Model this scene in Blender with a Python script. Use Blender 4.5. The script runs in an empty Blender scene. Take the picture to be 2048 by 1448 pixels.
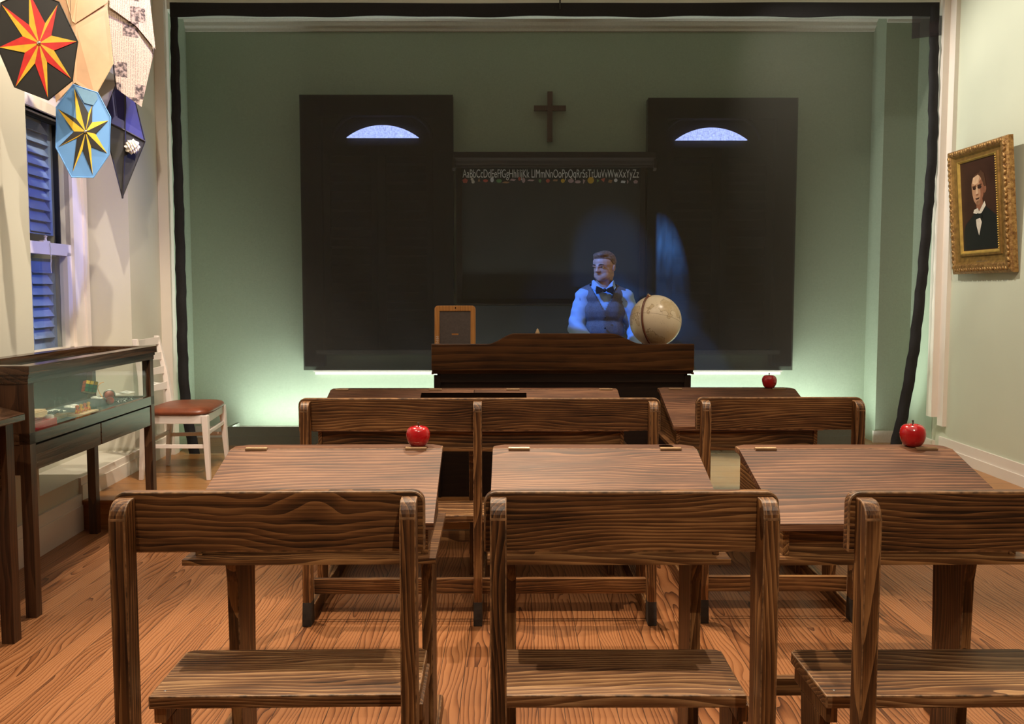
import bpy, bmesh, math, random
from mathutils import Vector, Matrix, Euler

random.seed(7)
S = bpy.context.scene
COL = S.collection
PI = math.pi
R = math.radians

# ------------------------------------------------------------------ camera
F = 1700.0
H = 1.40
TH = math.atan(F / 25000.0)  # pitch
CY = 583 + F * F / 25000  # principal point row
CT, ST = math.cos(TH), math.sin(TH)
cd = bpy.data.cameras.new('camera')
cd.sensor_fit = 'HORIZONTAL'
cd.sensor_width = 36
cd.lens = F / 2048 * 36
cd.clip_start = 0.05
cam = bpy.data.objects.new('camera', cd)
COL.objects.link(cam)
cam.location = (0, 0, H)
cd.shift_y = (CY - 724) / 2048
cam.rotation_euler = (PI / 2 - TH, 0, 0)
S.camera = cam


def ray(px, py):
    u = (px - 1024) / F
    v = -(py - CY) / F
    return Vector((u, CT + v * ST, -ST + v * CT))


def atY(px, py, Y):
    d = ray(px, py)
    return Vector((0, 0, H)) + d * (Y / d.y)


def atZ(px, py, Z):
    d = ray(px, py)
    return Vector((0, 0, H)) + d * ((Z - H) / d.z)


def at_plane(px, py, p0, n):
    d = ray(px, py)
    o = Vector((0, 0, H))
    return o + d * ((p0 - o).dot(n) / d.dot(n))


# ------------------------------------------------------------------ node helpers
class NT:
    def __init__(self, name):
        self.m = bpy.data.materials.new(name)
        self.m.use_nodes = True
        self.t = self.m.node_tree
        self.t.nodes.clear()
        self.out = self.t.nodes.new('ShaderNodeOutputMaterial')

    def n(self, typ, **kw):
        nd = self.t.nodes.new('ShaderNode' + typ)
        for k, v in kw.items():
            if k.startswith('i_'):
                nd.inputs[k[2:].replace('_', ' ')].default_value = v
            else:
                setattr(nd, k, v)
        return nd

    def l(self, a, b):
        self.t.links.new(a, b)

    def math(self, op, a, b=None, c=None):
        nd = self.n('Math', operation=op)
        for i, v in enumerate((a, b, c)):
            if v is None:
                continue
            if isinstance(v, (int, float)):
                nd.inputs[i].default_value = v
            else:
                self.l(v, nd.inputs[i])
        return nd.outputs[0]

    def ramp(self, fac, stops):
        nd = self.n('ValToRGB')
        cr = nd.color_ramp
        cr.elements[0].position = stops[0][0]
        cr.elements[0].color = (*stops[0][1], 1)
        cr.elements[1].position = stops[-1][0]
        cr.elements[1].color = (*stops[-1][1], 1)
        for p, c in stops[1:-1]:
            e = cr.elements.new(p)
            e.color = (*c, 1)
        if fac is not None:
            self.l(fac, nd.inputs[0])
        return nd.outputs[0]

    def mix(self, fac, a, b, mode='MIX'):
        nd = self.n('Mix', data_type='RGBA', blend_type=mode)
        for i, v in ((0, fac), (6, a), (7, b)):
            if isinstance(v, (int, float)):
                nd.inputs[i].default_value = v
            elif isinstance(v, tuple):
                nd.inputs[i].default_value = (*v, 1)
            else:
                self.l(v, nd.inputs[i])
        return nd.outputs[2]

    def bsdf(self, **kw):
        b = self.n('BsdfPrincipled')
        for k, v in kw.items():
            k = k.replace('_', ' ')
            if isinstance(v, tuple) and len(v) == 3:
                v = (*v, 1)
            if isinstance(v, (int, float, tuple)):
                b.inputs[k].default_value = v
            else:
                self.l(v, b.inputs[k])
        self.l(b.outputs[0], self.out.inputs[0])
        return b

    def bump(self, b, h, strength=.3, dist=.002):
        bp = self.n('Bump')
        bp.inputs['Strength'].default_value = strength
        bp.inputs['Distance'].default_value = dist
        self.l(h, bp.inputs['Height'])
        self.l(bp.outputs[0], b.inputs['Normal'])


def plain(name, col, rough=.5, metal=0.0, var=.12, scale=30, bump=0.0, spec=.5):
    t = NT(name)
    tc = t.n('TexCoord')
    nz = t.n('TexNoise', i_Scale=scale, i_Detail=4.0)
    t.l(tc.outputs['Object'], nz.inputs['Vector'])
    a = tuple(c * (1 - var) for c in col)
    b2 = tuple(min(1, c * (1 + var)) for c in col)
    c = t.ramp(nz.outputs['Fac'], [(.3, a), (.7, b2)])
    b = t.bsdf(Base_Color=c, Roughness=rough, Metallic=metal, Specular_IOR_Level=spec)
    if bump:
        t.bump(b, nz.outputs['Fac'], bump, .002)
    return t.m


def emit(name, col, strength):
    t = NT(name)
    e = t.n('Emission')
    e.inputs[0].default_value = (*col, 1)
    e.inputs[1].default_value = strength
    t.l(e.outputs[0], t.out.inputs[0])
    return t.m


def wood(name, axis, dark, mid, light, ring=24, rough=.4, tilt=3.0, bias=0.0, bump=.25, stretch=.2, dist=1.0, spec=.5, wobs=6.0, wamp=.14):
    """Flat-sawn timber: growth rings about an axis nearly along the plank."""
    t = NT(name)
    tc = t.n('TexCoord')
    oi = t.n('ObjectInfo')
    off = t.n('CombineXYZ')
    for i, k in enumerate((7.3, 3.1, 5.7)):
        t.l(t.math('MULTIPLY', t.math('SUBTRACT', oi.outputs['Random'], .5), k * (.02 if i != axis else 3)), off.inputs[i])
    add = t.n('VectorMath', operation='ADD')
    t.l(tc.outputs['Object'], add.inputs[0])
    t.l(off.outputs[0], add.inputs[1])
    # large wobble
    sc = [1.0, 1.0, 1.0]
    sc[axis] = stretch
    mp = t.n('Mapping')
    mp.inputs['Scale'].default_value = sc
    rsc = t.n('VectorMath', operation='SCALE')
    t.l(t.math('ADD', .65, t.math('MULTIPLY', t.math('FRACT', t.math('MULTIPLY', oi.outputs['Random'], 17.3)), .8)), rsc.inputs['Scale'])
    t.l(add.outputs[0], rsc.inputs[0])
    rot = [R(tilt), R(tilt), R(tilt)]
    rot[axis] = 0
    mp.inputs['Rotation'].default_value = rot
    loc = [.11, .09, .13]
    mp.inputs['Location'].default_value = loc
    t.l(rsc.outputs[0], mp.inputs[0])
    wob = t.n('TexNoise', i_Scale=wobs, i_Detail=1.5)
    t.l(mp.outputs[0], wob.inputs['Vector'])
    wv = t.n('VectorMath', operation='SCALE')
    t.l(wob.outputs['Color'], wv.inputs[0])
    wv.inputs['Scale'].default_value = wamp
    ad2 = t.n('VectorMath', operation='ADD')
    t.l(mp.outputs[0], ad2.inputs[0])
    t.l(wv.outputs[0], ad2.inputs[1])
    w = t.n('TexWave', wave_type='RINGS', rings_direction='XYZ'[axis], wave_profile='SAW')
    w.inputs['Scale'].default_value = ring
    w.inputs['Distortion'].default_value = dist
    w.inputs['Detail'].default_value = 2.0
    w.inputs['Detail Scale'].default_value = 1.2
    t.l(ad2.outputs[0], w.inputs['Vector'])
    # fine fibres
    sc2 = [260.0, 260.0, 260.0]
    sc2[axis] = 5.0
    mp2 = t.n('Mapping')
    mp2.inputs['Scale'].default_value = sc2
    t.l(add.outputs[0], mp2.inputs[0])
    fb = t.n('TexNoise', i_Scale=1.0, i_Detail=3.0)
    t.l(mp2.outputs[0], fb.inputs['Vector'])
    # blotches of wear
    sc3 = [7.0, 7.0, 7.0]
    sc3[axis] = 2.2
    mp3 = t.n('Mapping')
    mp3.inputs['Scale'].default_value = sc3
    t.l(add.outputs[0], mp3.inputs[0])
    bl = t.n('TexNoise', i_Scale=1.0, i_Detail=5.0, i_Roughness=.6)
    t.l(mp3.outputs[0], bl.inputs['Vector'])
    f = t.math('MULTIPLY', t.math('POWER', w.outputs['Fac'], 1.4), .48)
    f = t.math('ADD', f, t.math('MULTIPLY', t.math('SUBTRACT', fb.outputs['Fac'], .5), .85))
    f = t.math('ADD', f, t.math('MULTIPLY', t.math('SUBTRACT', bl.outputs['Fac'], .5), 1.1))
    f = t.math('ADD', f, .17 + bias)
    c = t.ramp(f, [(0.0, dark), (.38, mid), (.9, light)])
    rr = t.math('ADD', rough - .06, t.math('MULTIPLY', fb.outputs['Fac'], .16))
    b = t.bsdf(Base_Color=c, Roughness=rr, Specular_IOR_Level=spec)
    t.bump(b, f, bump, .0015)
    return t.m


def planks(name, along, width, length, cols, ring, rough, gap=.035, coat=.0):
    """Board floor; 'along' is the axis the boards run on."""
    t = NT(name)
    tc = t.n('TexCoord')
    sp = t.n('SeparateXYZ')
    t.l(tc.outputs['Object'], sp.inputs[0])
    A = sp.outputs[along]
    B = sp.outputs[1 - along]
    bw = t.math('DIVIDE', B, width)
    bid = t.math('FLOOR', bw)
    wn = t.n('TexWhiteNoise', noise_dimensions='1D')
    t.l(bid, wn.inputs['W'])
    al = t.math('ADD', t.math('DIVIDE', A, length), t.math('MULTIPLY', wn.outputs['Value'], 7.0))
    lid = t.math('FLOOR', al)
    wn2 = t.n('TexWhiteNoise', noise_dimensions='2D')
    cb0 = t.n('CombineXYZ')
    t.l(bid, cb0.inputs[0])
    t.l(lid, cb0.inputs[1])
    t.l(cb0.outputs[0], wn2.inputs['Vector'])
    rnd = wn2.outputs['Value']
    rc = t.n('SeparateColor')
    t.l(wn2.outputs['Color'], rc.inputs[0])
    fr = t.math('SUBTRACT', t.math('FRACT', bw), .5)
    # local coords inside a board -> rings
    cv = t.n('CombineXYZ')
    t.l(t.math('ADD', t.math('MULTIPLY', A, .22), t.math('MULTIPLY', rnd, 9.0)), cv.inputs[0])
    t.l(t.math('ADD', t.math('MULTIPLY', fr, width), t.math('MULTIPLY', t.math('SUBTRACT', rc.outputs[0], .5), .09)), cv.inputs[1])
    t.l(t.math('ADD', -.07, t.math('MULTIPLY', rc.outputs[1], .05)), cv.inputs[2])
    wob = t.n('TexNoise', i_Scale=7.0, i_Detail=1.5)
    t.l(cv.outputs[0], wob.inputs['Vector'])
    wv = t.n('VectorMath', operation='SCALE')
    wv.inputs['Scale'].default_value = .13
    t.l(wob.outputs['Color'], wv.inputs[0])
    ad = t.n('VectorMath', operation='ADD')
    t.l(cv.outputs[0], ad.inputs[0])
    t.l(wv.outputs[0], ad.inputs[1])
    w = t.n('TexWave', wave_type='RINGS', rings_direction='X', wave_profile='SAW')
    w.inputs['Scale'].default_value = ring
    w.inputs['Distortion'].default_value = 1.5
    w.inputs['Detail'].default_value = 2.0
    t.l(ad.outputs[0], w.inputs['Vector'])
    cf = t.n('CombineXYZ')
    t.l(t.math('MULTIPLY', A, 6.0), cf.inputs[0])
    t.l(t.math('MULTIPLY', B, 300.0), cf.inputs[1])
    t.l(rnd, cf.inputs[2])
    fb = t.n('TexNoise', i_Scale=1.0, i_Detail=3.0)
    t.l(cf.outputs[0], fb.inputs['Vector'])
    f = t.math('ADD', t.math('MULTIPLY', t.math('SUBTRACT', 1.0, t.math('POWER', w.outputs['Fac'], 2.6)), .75), t.math('MULTIPLY', t.math('SUBTRACT', fb.outputs['Fac'], .5), .35))
    f = t.math('ADD', f, t.math('MULTIPLY', t.math('SUBTRACT', rnd, .5), .35))
    f = t.math('ADD', f, .15)
    c = t.ramp(f, [(0.0, cols[2]), (.45, cols[1]), (.95, cols[0])])
    # scuffs
    sn = t.n('TexNoise', i_Scale=2.3, i_Detail=6.0, i_Roughness=.65)
    t.l(tc.outputs['Object'], sn.inputs['Vector'])
    edge = t.math('ABSOLUTE', fr)
    g = t.math('GREATER_THAN', edge, .5 - gap * .5)
    c = t.mix(t.math('MULTIPLY', g, .75), c, tuple(x * .25 for x in cols[2]))
    rr = t.math('ADD', rough - .12, t.math('MULTIPLY', sn.outputs['Fac'], .3))
    b = t.bsdf(Base_Color=c, Roughness=rr)
    t.bump(b, t.math('SUBTRACT', f, t.math('MULTIPLY', g, 1.5)), .2, .0012)
    return t.m


# ------------------------------------------------------------------ materials
M = {}
DK, MD, LT = (.014, .0045, .0013), (.115, .046, .0135), (.42, .215, .08)
for ax in range(3):
    M['wood%d' % ax] = wood('desk_wood_%d' % ax, ax, DK, MD, LT, ring=21, rough=.42)
M['cathedral'] = wood('desk_wood_flame', 0, (.014, .0045, .0013), (.11, .044, .013), (.34, .16, .055), ring=12, rough=.42, stretch=.6, wobs=4.5, wamp=.19, bump=.15)
M['worn'] = plain('worn_wood_edge', (.20, .105, .045), .5, var=.75, scale=45)
M['lid'] = wood('desk_lid_wood', 0, (.022, .007, .003), (.115, .043, .019), (.33, .165, .085), ring=23, rough=.5, bias=.0, spec=.4)
M['seatw'] = wood('seat_wood', 0, (.022, .0075, .0025), (.15, .066, .024), (.50, .30, .14), ring=22, rough=.45, bias=.02, spec=.4)
M['tdesk'] = wood('teacher_desk_wood', 0, (.022, .007, .002), (.085, .031, .007), (.15, .062, .018), ring=9, rough=.36, bump=.08, wamp=.06)
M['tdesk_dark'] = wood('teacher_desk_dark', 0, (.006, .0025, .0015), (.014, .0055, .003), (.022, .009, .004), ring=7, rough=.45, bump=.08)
M['case0'] = wood('case_wood_y', 1, (.02, .009, .004), (.06, .027, .012), (.10, .05, .024), ring=14, rough=.19, bump=.06, spec=.75)
M['casez'] = wood('case_wood_z', 2, (.02, .008, .004), (.06, .024, .01), (.10, .045, .02), ring=14, rough=.35, bump=.12)
M['cross'] = wood('crucifix_wood', 2, (.035, .014, .007), (.09, .04, .02), (.13, .06, .03), ring=20)
M['slate_wood'] = wood('slate_frame_wood', 2, (.32, .13, .03), (.46, .20, .05), (.55, .27, .08), ring=20, rough=.4, bump=.1)
M['palewood'] = wood('pale_wood', 0, (.5, .33, .17), (.62, .44, .25), (.72, .56, .36), ring=20, rough=.5, bump=.1)
M['floor'] = planks('floor_boards', 1, .088, 2.1, ((.38, .165, .066), (.23, .083, .026), (.05, .013, .003)), 20, .38)
M['stage'] = planks('stage_boards', 0, .185, 2.6, ((.42, .19, .058), (.31, .13, .035), (.18, .065, .016)), 20, .30, gap=.03)
M['riser'] = wood('stage_riser_wood', 0, (.18, .06, .014), (.27, .10, .026), (.34, .14, .04), ring=14, rough=.4)


def paint(name, col, rough=.75, bump=.06):
    t = NT(name)
    tc = t.n('TexCoord')
    n1 = t.n('TexNoise', i_Scale=1.3, i_Detail=3.0)
    n2 = t.n('TexNoise', i_Scale=140.0, i_Detail=3.0)
    t.l(tc.outputs['Object'], n1.inputs['Vector'])
    t.l(tc.outputs['Object'], n2.inputs['Vector'])
    c = t.ramp(n1.outputs['Fac'], [(.3, tuple(x * .95 for x in col)), (.7, tuple(min(1, x * 1.04) for x in col))])
    b = t.bsdf(Base_Color=c, Roughness=rough, Specular_IOR_Level=.3)
    t.bump(b, n2.outputs['Fac'], bump, .002)
    return t.m


M['wall'] = paint('sage_wall_paint', (.58, .60, .47))
M['walln'] = paint('pale_wall_paint', (.60, .57, .475))
M['alcove'] = paint('alcove_green_paint', (.40, .47, .355), bump=.25)
M['trough'] = paint('trough_paint', (.19, .21, .165))
M['white'] = paint('white_trim_paint', (.78, .70, .62), rough=.5, bump=.02)
M['header'] = paint('header_paint', (.74, .73, .64))
M['chairw'] = paint('chair_white_paint', (.80, .71, .65), rough=.42, bump=.03)
M['leather'] = plain('chair_brown_leather', (.19, .05, .02), .38, var=.25, scale=14, bump=.15)
M['black'] = plain('black_binding', (.006, .005, .006), .8, var=.3, scale=60, bump=.3)
M['blackpaint'] = plain('window_black_paint', (.016, .013, .014), .6)
M['board'] = plain('blackboard_slate', (.016, .019, .019), .75, var=.25, scale=3)
M['boardframe'] = wood('blackboard_frame_wood', 0, (.009, .006, .005), (.018, .012, .010), (.03, .02, .016), ring=14, rough=.8, spec=.15)
M['slate'] = plain('slate_surface', (.085, .065, .058), .6, var=.12, scale=90)
M['chalk'] = plain('chalk', (.8, .8, .8), .9)
M['brass'] = plain('brass_hinge', (.42, .28, .16), .35, metal=.7)
M['steel'] = plain('steel', (.6, .6, .6), .25, metal=1.0)
M['hole'] = plain('hole_shade', (.004, .002, .001), .95, spec=.0)  # flat dark pieces, the shade inside holes put into the colour
M['shoe'] = plain('worn_dark_foot', (.03, .025, .02), .7, var=.4)
M['felt'] = plain('case_grey_felt', (.075, .075, .075), .95, var=.1, scale=200, spec=.05)
M['card'] = plain('label_card', (.72, .70, .64), .7)
M['ink'] = plain('label_ink', (.12, .11, .11), .8)
M['apple'] = None
t = NT('apple_skin')
tc = t.n('TexCoord')
nz = t.n('TexNoise', i_Scale=25.0, i_Detail=4.0)
mp = t.n('Mapping')
mp.inputs['Scale'].default_value = (1, 1, .3)
t.l(tc.outputs['Object'], mp.inputs[0])
t.l(mp.outputs[0], nz.inputs['Vector'])
t.bsdf(Base_Color=t.ramp(nz.outputs['Fac'], [(.3, (.38, .003, .008)), (.75, (.58, .012, .016))]), Roughness=.2, Coat_Weight=.6, Coat_Roughness=.08)
M['apple'] = t.m
M['stem'] = plain('apple_stem', (.03, .02, .01), .7)
M['red'] = plain('kite_red', (.70, .025, .018), .6)
M['yellow'] = plain('kite_yellow', (.80, .50, .03), .6)
M['kblack'] = plain('kite_black_fabric', (.014, .012, .009), .6, var=.2, scale=12)
M['kblue'] = plain('kite_blue_fabric', (.13, .33, .68), .55, var=.06, scale=8)
M['kblue2'] = plain('kite_blue_gauze', (.16, .32, .48), .6, var=.1, scale=20)
M['kbluelit'] = plain('kite_blue_lit_fabric', (.02, .022, .16), .5, var=.15, scale=9)  # navy cloth coloured as if blue light shone through from behind
M['kraft'] = plain('kraft_paper', (.60, .365, .215), .7, var=.08, scale=9, bump=.3)
M['crumple'] = plain('crumpled_paper', (.75, .68, .55), .8, var=.25, scale=60, bump=.8)
M['sticks'] = plain('kite_spar', (.015, .01, .01), .5)

t = NT('newsprint')
tc = t.n('TexCoord')
mp = t.n('Mapping')
mp.inputs['Rotation'].default_value = (0, 0, 0)
t.l(tc.outputs['UV'], mp.inputs[0])
sp = t.n('SeparateXYZ')
t.l(mp.outputs[0], sp.inputs[0])
ln = t.n('TexWave', wave_type='BANDS', bands_direction='X')
ln.inputs['Scale'].default_value = 11.0
ln.inputs['Distortion'].default_value = 1.0
t.l(mp.outputs[0], ln.inputs['Vector'])
nz = t.n('TexNoise', i_Scale=60.0, i_Detail=3.0)
t.l(mp.outputs[0], nz.inputs['Vector'])
txt = t.math('MULTIPLY', ln.outputs['Fac'], t.math('GREATER_THAN', nz.outputs['Fac'], .46))
br = t.n('TexVoronoi', distance='CHEBYCHEV', i_Scale=3.1)
t.l(mp.outputs[0], br.inputs['Vector'])
bc = t.n('SeparateColor')
t.l(br.outputs['Color'], bc.inputs[0])
pic = t.math('MULTIPLY', t.math('GREATER_THAN', bc.outputs[0], .33), t.math('LESS_THAN', br.outputs['Distance'], .4))
nz2 = t.n('TexNoise', i_Scale=16.0, i_Detail=5.0)
t.l(mp.outputs[0], nz2.inputs['Vector'])
pc = t.ramp(nz2.outputs['Fac'], [(.42, (.05, .035, .03)), (.6, (.36, .27, .22))])
base = t.mix(t.math('MULTIPLY', txt, .75), (.56, .43, .32), (.12, .09, .075))
t.bsdf(Base_Color=t.mix(pic, base, pc), Roughness=.8)
M['news'] = t.m

# glass, thin
t = NT('clear_glass')
tr = t.n('BsdfTransparent')
tr.inputs[0].default_value = (.96, .98, .965, 1)
gl = t.n('BsdfGlossy')
gl.inputs['Roughness'].default_value = .02
lw = t.n('LayerWeight')
lw.inputs['Blend'].default_value = .22
ms = t.n('MixShader')
t.l(t.math('ADD', .015, t.math('MULTIPLY', lw.outputs['Fresnel'], .085)), ms.inputs[0])
t.l(tr.outputs[0], ms.inputs[1])
t.l(gl.outputs[0], ms.inputs[2])
t.l(ms.outputs[0], t.out.inputs[0])
M['glass'] = t.m


def gauze(name, cover, col, weave=.12, scale=420, trans=None):
    t = NT(name)
    tc = t.n('TexCoord')
    mp = t.n('Mapping')
    mp.inputs['Scale'].default_value = (1, 1, .12)
    t.l(tc.outputs['Object'], mp.inputs[0])
    nz = t.n('TexNoise', i_Scale=scale, i_Detail=2.0)
    t.l(mp.outputs[0], nz.inputs['Vector'])
    mp2 = t.n('Mapping')
    mp2.inputs['Scale'].default_value = (.12, 1, 1)
    t.l(tc.outputs['Object'], mp2.inputs[0])
    nz2 = t.n('TexNoise', i_Scale=scale, i_Detail=2.0)
    t.l(mp2.outputs[0], nz2.inputs['Vector'])
    wv = t.math('MULTIPLY', t.math('SUBTRACT', t.math('ADD', nz.outputs['Fac'], nz2.outputs['Fac']), 1.0), weave * 2.5)
    fac = t.math('ADD', cover, wv)
    fac.node.use_clamp = True
    tr = t.n('BsdfTransparent')
    tr.inputs[0].default_value = (*(trans or (1, 1, 1)), 1)
    df = t.n('BsdfDiffuse')
    df.inputs[0].default_value = (*col, 1)
    ms = t.n('MixShader')
    t.l(fac, ms.inputs[0])
    t.l(tr.outputs[0], ms.inputs[1])
    t.l(df.outputs[0], ms.inputs[2])
    t.l(ms.outputs[0], t.out.inputs[0])
    return t.m


M['gauze'] = gauze('stage_gauze', .50, (.082, .079, .066), weave=.05)
M['gauze2'] = gauze('gauze_patch', .6, (.06, .05, .055), weave=.1)
M['blackcloth'] = gauze('black_window_cloth', .86, (.014, .0135, .0145), weave=.08, scale=300)
M['scloth'] = plain('black_drape', (.012, .0125, .0135), .9, var=.2, scale=5)
M['tube'] = emit('lamp_tube', (1.0, .97, .86), 2.2)
M['fan'] = emit('fanlight_glow', (.40, .50, 1.0), 15)
M['shutter'] = plain('blue_lit_shutter_paint', (.22, .30, .55), .5, var=.15, scale=6)  # blue-grey paint, made bluer to carry part of the blue light
M['shutterd'] = plain('dark_shutter_paint', (.004, .004, .007), .7)
M['cable'] = plain('black_cable', (.01, .01, .01), .6)


# ------------------------------------------------------------------ mesh helpers
def box(bm, x0, x1, y0, y1, z0, z1, mat=0):
    vs = [bm.verts.new((x, y, z)) for x in (x0, x1) for y in (y0, y1) for z in (z0, z1)]
    fs = []
    for q in ((0, 1, 3, 2), (4, 6, 7, 5), (0, 4, 5, 1), (2, 3, 7, 6), (0, 2, 6, 4), (1, 5, 7, 3)):
        f = bm.faces.new([vs[i] for i in q])
        f.material_index = mat
        fs.append(f)
    return vs


def prism(bm, pts, axis, a, b, mat=0):
    """Extrude a closed 2-D outline along an axis. pts are in the other two axes in order (x,y,z minus axis)."""
    def P(p, d):
        if axis == 0:
            return (d, p[0], p[1])
        if axis == 1:
            return (p[0], d, p[1])
        return (p[0], p[1], d)
    v0 = [bm.verts.new(P(p, a)) for p in pts]
    v1 = [bm.verts.new(P(p, b)) for p in pts]
    n = len(pts)
    fs = [bm.faces.new(v0), bm.faces.new(v1[::-1])]
    for i in range(n):
        fs.append(bm.faces.new((v0[i], v1[i], v1[(i + 1) % n], v0[(i + 1) % n])))
    for f in fs:
        f.material_index = mat
    bmesh.ops.recalc_face_normals(bm, faces=fs)
    return v0 + v1


def lathe(bm, prof, c=(0, 0, 0), n=32, mat=0):
    rings = []
    for r, z in prof:
        if r < 1e-5:
            rings.append([bm.verts.new((c[0], c[1], c[2] + z))])
        else:
            rings.append([bm.verts.new((c[0] + r * math.cos(2 * PI * i / n), c[1] + r * math.sin(2 * PI * i / n), c[2] + z)) for i in range(n)])
    fs = []
    for a, b in zip(rings, rings[1:]):
        for i in range(n):
            j = (i + 1) % n
            if len(a) == 1 and len(b) == 1:
                continue
            if len(a) == 1:
                fs.append(bm.faces.new((a[0], b[j], b[i])))
            elif len(b) == 1:
                fs.append(bm.faces.new((a[i], a[j], b[0])))
            else:
                fs.append(bm.faces.new((a[i], a[j], b[j], b[i])))
    for f in fs:
        f.material_index = mat
    bmesh.ops.recalc_face_normals(bm, faces=fs)


def tube(bm, pts, r, n=10, mat=0, closed=False):
    pts = [Vector(p) for p in pts]
    rs = r if isinstance(r, (list, tuple)) else [r] * len(pts)
    rings = []
    up = Vector((0, 0, 1))
    for i, p in enumerate(pts):
        if closed:
            d = pts[(i + 1) % len(pts)] - pts[i - 1]
        else:
            d = pts[min(i + 1, len(pts) - 1)] - pts[max(i - 1, 0)]
        d.normalize()
        u = d.cross(up)
        if u.length < .05:
            u = d.cross(Vector((0, 1, 0)))
        u.normalize()
        v = u.cross(d)
        rings.append([bm.verts.new(p + (u * math.cos(2 * PI * k / n) + v * math.sin(2 * PI * k / n)) * rs[i]) for k in range(n)])
    fs = []
    m = len(rings)
    for i in range(m if closed else m - 1):
        a, b = rings[i], rings[(i + 1) % m]
        for k in range(n):
            fs.append(bm.faces.new((a[k], a[(k + 1) % n], b[(k + 1) % n], b[k])))
    if not closed:
        fs.append(bm.faces.new(rings[0][::-1]))
        fs.append(bm.faces.new(rings[-1]))
    for f in fs:
        f.material_index = mat
    bmesh.ops.recalc_face_normals(bm, faces=fs)


_SPH = {}


def ball(bm, c, r, seg=20, mat=0, rot=None):
    if isinstance(r, (int, float)):
        r = (r, r, r)
    nv = max(6, seg // 2)
    if seg not in _SPH:
        co, fc = [(0, 0, -1)], []
        for j in range(1, nv):
            a = PI * j / nv
            co += [(math.sin(a) * math.cos(2 * PI * i / seg), math.sin(a) * math.sin(2 * PI * i / seg), -math.cos(a)) for i in range(seg)]
        co.append((0, 0, 1))
        for i in range(seg):
            k = (i + 1) % seg
            fc.append((0, 1 + k, 1 + i))
            for j in range(nv - 2):
                b0, b1 = 1 + j * seg, 1 + (j + 1) * seg
                fc.append((b0 + i, b0 + k, b1 + k, b1 + i))
            b0 = 1 + (nv - 2) * seg
            fc.append((b0 + i, b0 + k, len(co) - 1))
        _SPH[seg] = (co, fc)
    co, fc = _SPH[seg]
    m3 = rot.to_matrix() if rot else None
    c = Vector(c)
    vs = []
    for q in co:
        p = Vector((q[0] * r[0], q[1] * r[1], q[2] * r[2]))
        if m3:
            p = m3 @ p
        vs.append(bm.verts.new(p + c))
    for q in fc:
        f = bm.faces.new([vs[i] for i in q])
        f.material_index = mat


def bevel(bm, w, seg=2, mat=-1, angle=40):
    es = [e for e in bm.edges if len(e.link_faces) == 2 and e.calc_face_angle(0) > R(angle)]
    if es:
        bmesh.ops.bevel(bm, geom=es, offset=w, segments=seg, affect='EDGES', profile=.6, material=mat, clamp_overlap=True)


def obj(name, bm, mats, parent=None, smooth=False, loc=None, rot=None):
    me = bpy.data.meshes.new(name)
    if smooth:
        for f in bm.faces:
            f.smooth = True
    bm.to_mesh(me)
    bm.free()
    if not isinstance(mats, (list, tuple)):
        mats = [mats]
    for m in mats:
        me.materials.append(m)
    o = bpy.data.objects.new(name, me)
    COL.objects.link(o)
    if parent:
        o.parent = parent
    if loc:
        o.location = loc
    if rot:
        o.rotation_euler = rot
    return o


def NB():
    return bmesh.new()


def thing(name, label, cat, loc=(0, 0, 0), rotz=0, group=None):
    o = bpy.data.objects.new(name, None)
    o.empty_display_size = .05
    COL.objects.link(o)
    o.location = loc
    o.rotation_euler = (0, 0, rotz)
    tag(o, label, cat, group)
    return o


def tag(o, label, cat, group=None):
    o['label'] = label
    o['category'] = cat
    if group:
        o['group'] = group
    return o


def struct(name, bm, m, parent=None, **kw):
    o = obj(name, bm, m, parent, **kw)
    if not parent:
        o['kind'] = 'structure'
    return o


def bx(name, dims, m, parent, bv=0, mat=-1, seg=2):
    bm = NB()
    box(bm, *dims)
    if bv:
        bevel(bm, bv, seg, mat)
    return obj(name, bm, m, parent)


def round_outline(x0, x1, z0, z1, rt, rb=0, n=6):
    pts = []
    def arc(cx, cz, r, a0):
        if r <= 0:
            pts.append((cx, cz))
            return
        for i in range(n + 1):
            a = R(a0 + 90 * i / n)
            pts.append((cx + r * math.cos(a), cz + r * math.sin(a)))
    arc(x1 - rb, z0 + rb, rb, 270)
    arc(x1 - rt, z1 - rt, rt, 0)
    arc(x0 + rt, z1 - rt, rt, 90)
    arc(x0 + rb, z0 + rb, rb, 180)
    return pts


# ------------------------------------------------------------------ room shell
ST_Z = .175            # stage height
ST_Y = 4.93            # stage front edge
SC_Y = 6.37            # gauze plane
BK_Y = 7.10            # back wall
XR = 3.22
ZC = 4.05

bm = NB(); box(bm, -3.6, 3.6, -2.6, 7.4, -.06, 0)
struct('floor', bm, M['floor'])
bm = NB()
box(bm, -2.66, XR, ST_Y + .02, BK_Y, .002, ST_Z)
stg = struct('floor_stage', bm, M['stage'])
bm = NB()
box(bm, -2.56, XR - .002, ST_Y, ST_Y + .02, .001, ST_Z - .012)
box(bm, -2.56, XR - .002, ST_Y - .012, ST_Y + .03, ST_Z - .012, ST_Z + .002)
bevel(bm, .004)
struct('trim_1', bm, M['riser'])

# left wall, slightly skewed: local x = into the room, local y = along the wall
LW_LOC = (-2.52, 4.5, 0)
LW_ROT = (0, 0, math.atan(.05))
LWM = Matrix.Translation(LW_LOC) @ Euler(LW_ROT).to_matrix().to_4x4()
S0, S1 = -.03, 1.275      # window recess along the wall
DW = -.29                 # recess depth
RZ0, RZ1 = .31, 2.80
bm = NB()
box(bm, -.6, 0, -7.2, S0, 0, ZC)
box(bm, -.6, 0, S1, 1.90, 0, ZC)
box(bm, -.6, 0, S0, S1, RZ1, ZC)
box(bm, -.6, 0, S0, S1, 0, RZ0)
struct('wall_left', bm, M['walln'], loc=LW_LOC, rot=LW_ROT)
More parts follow.
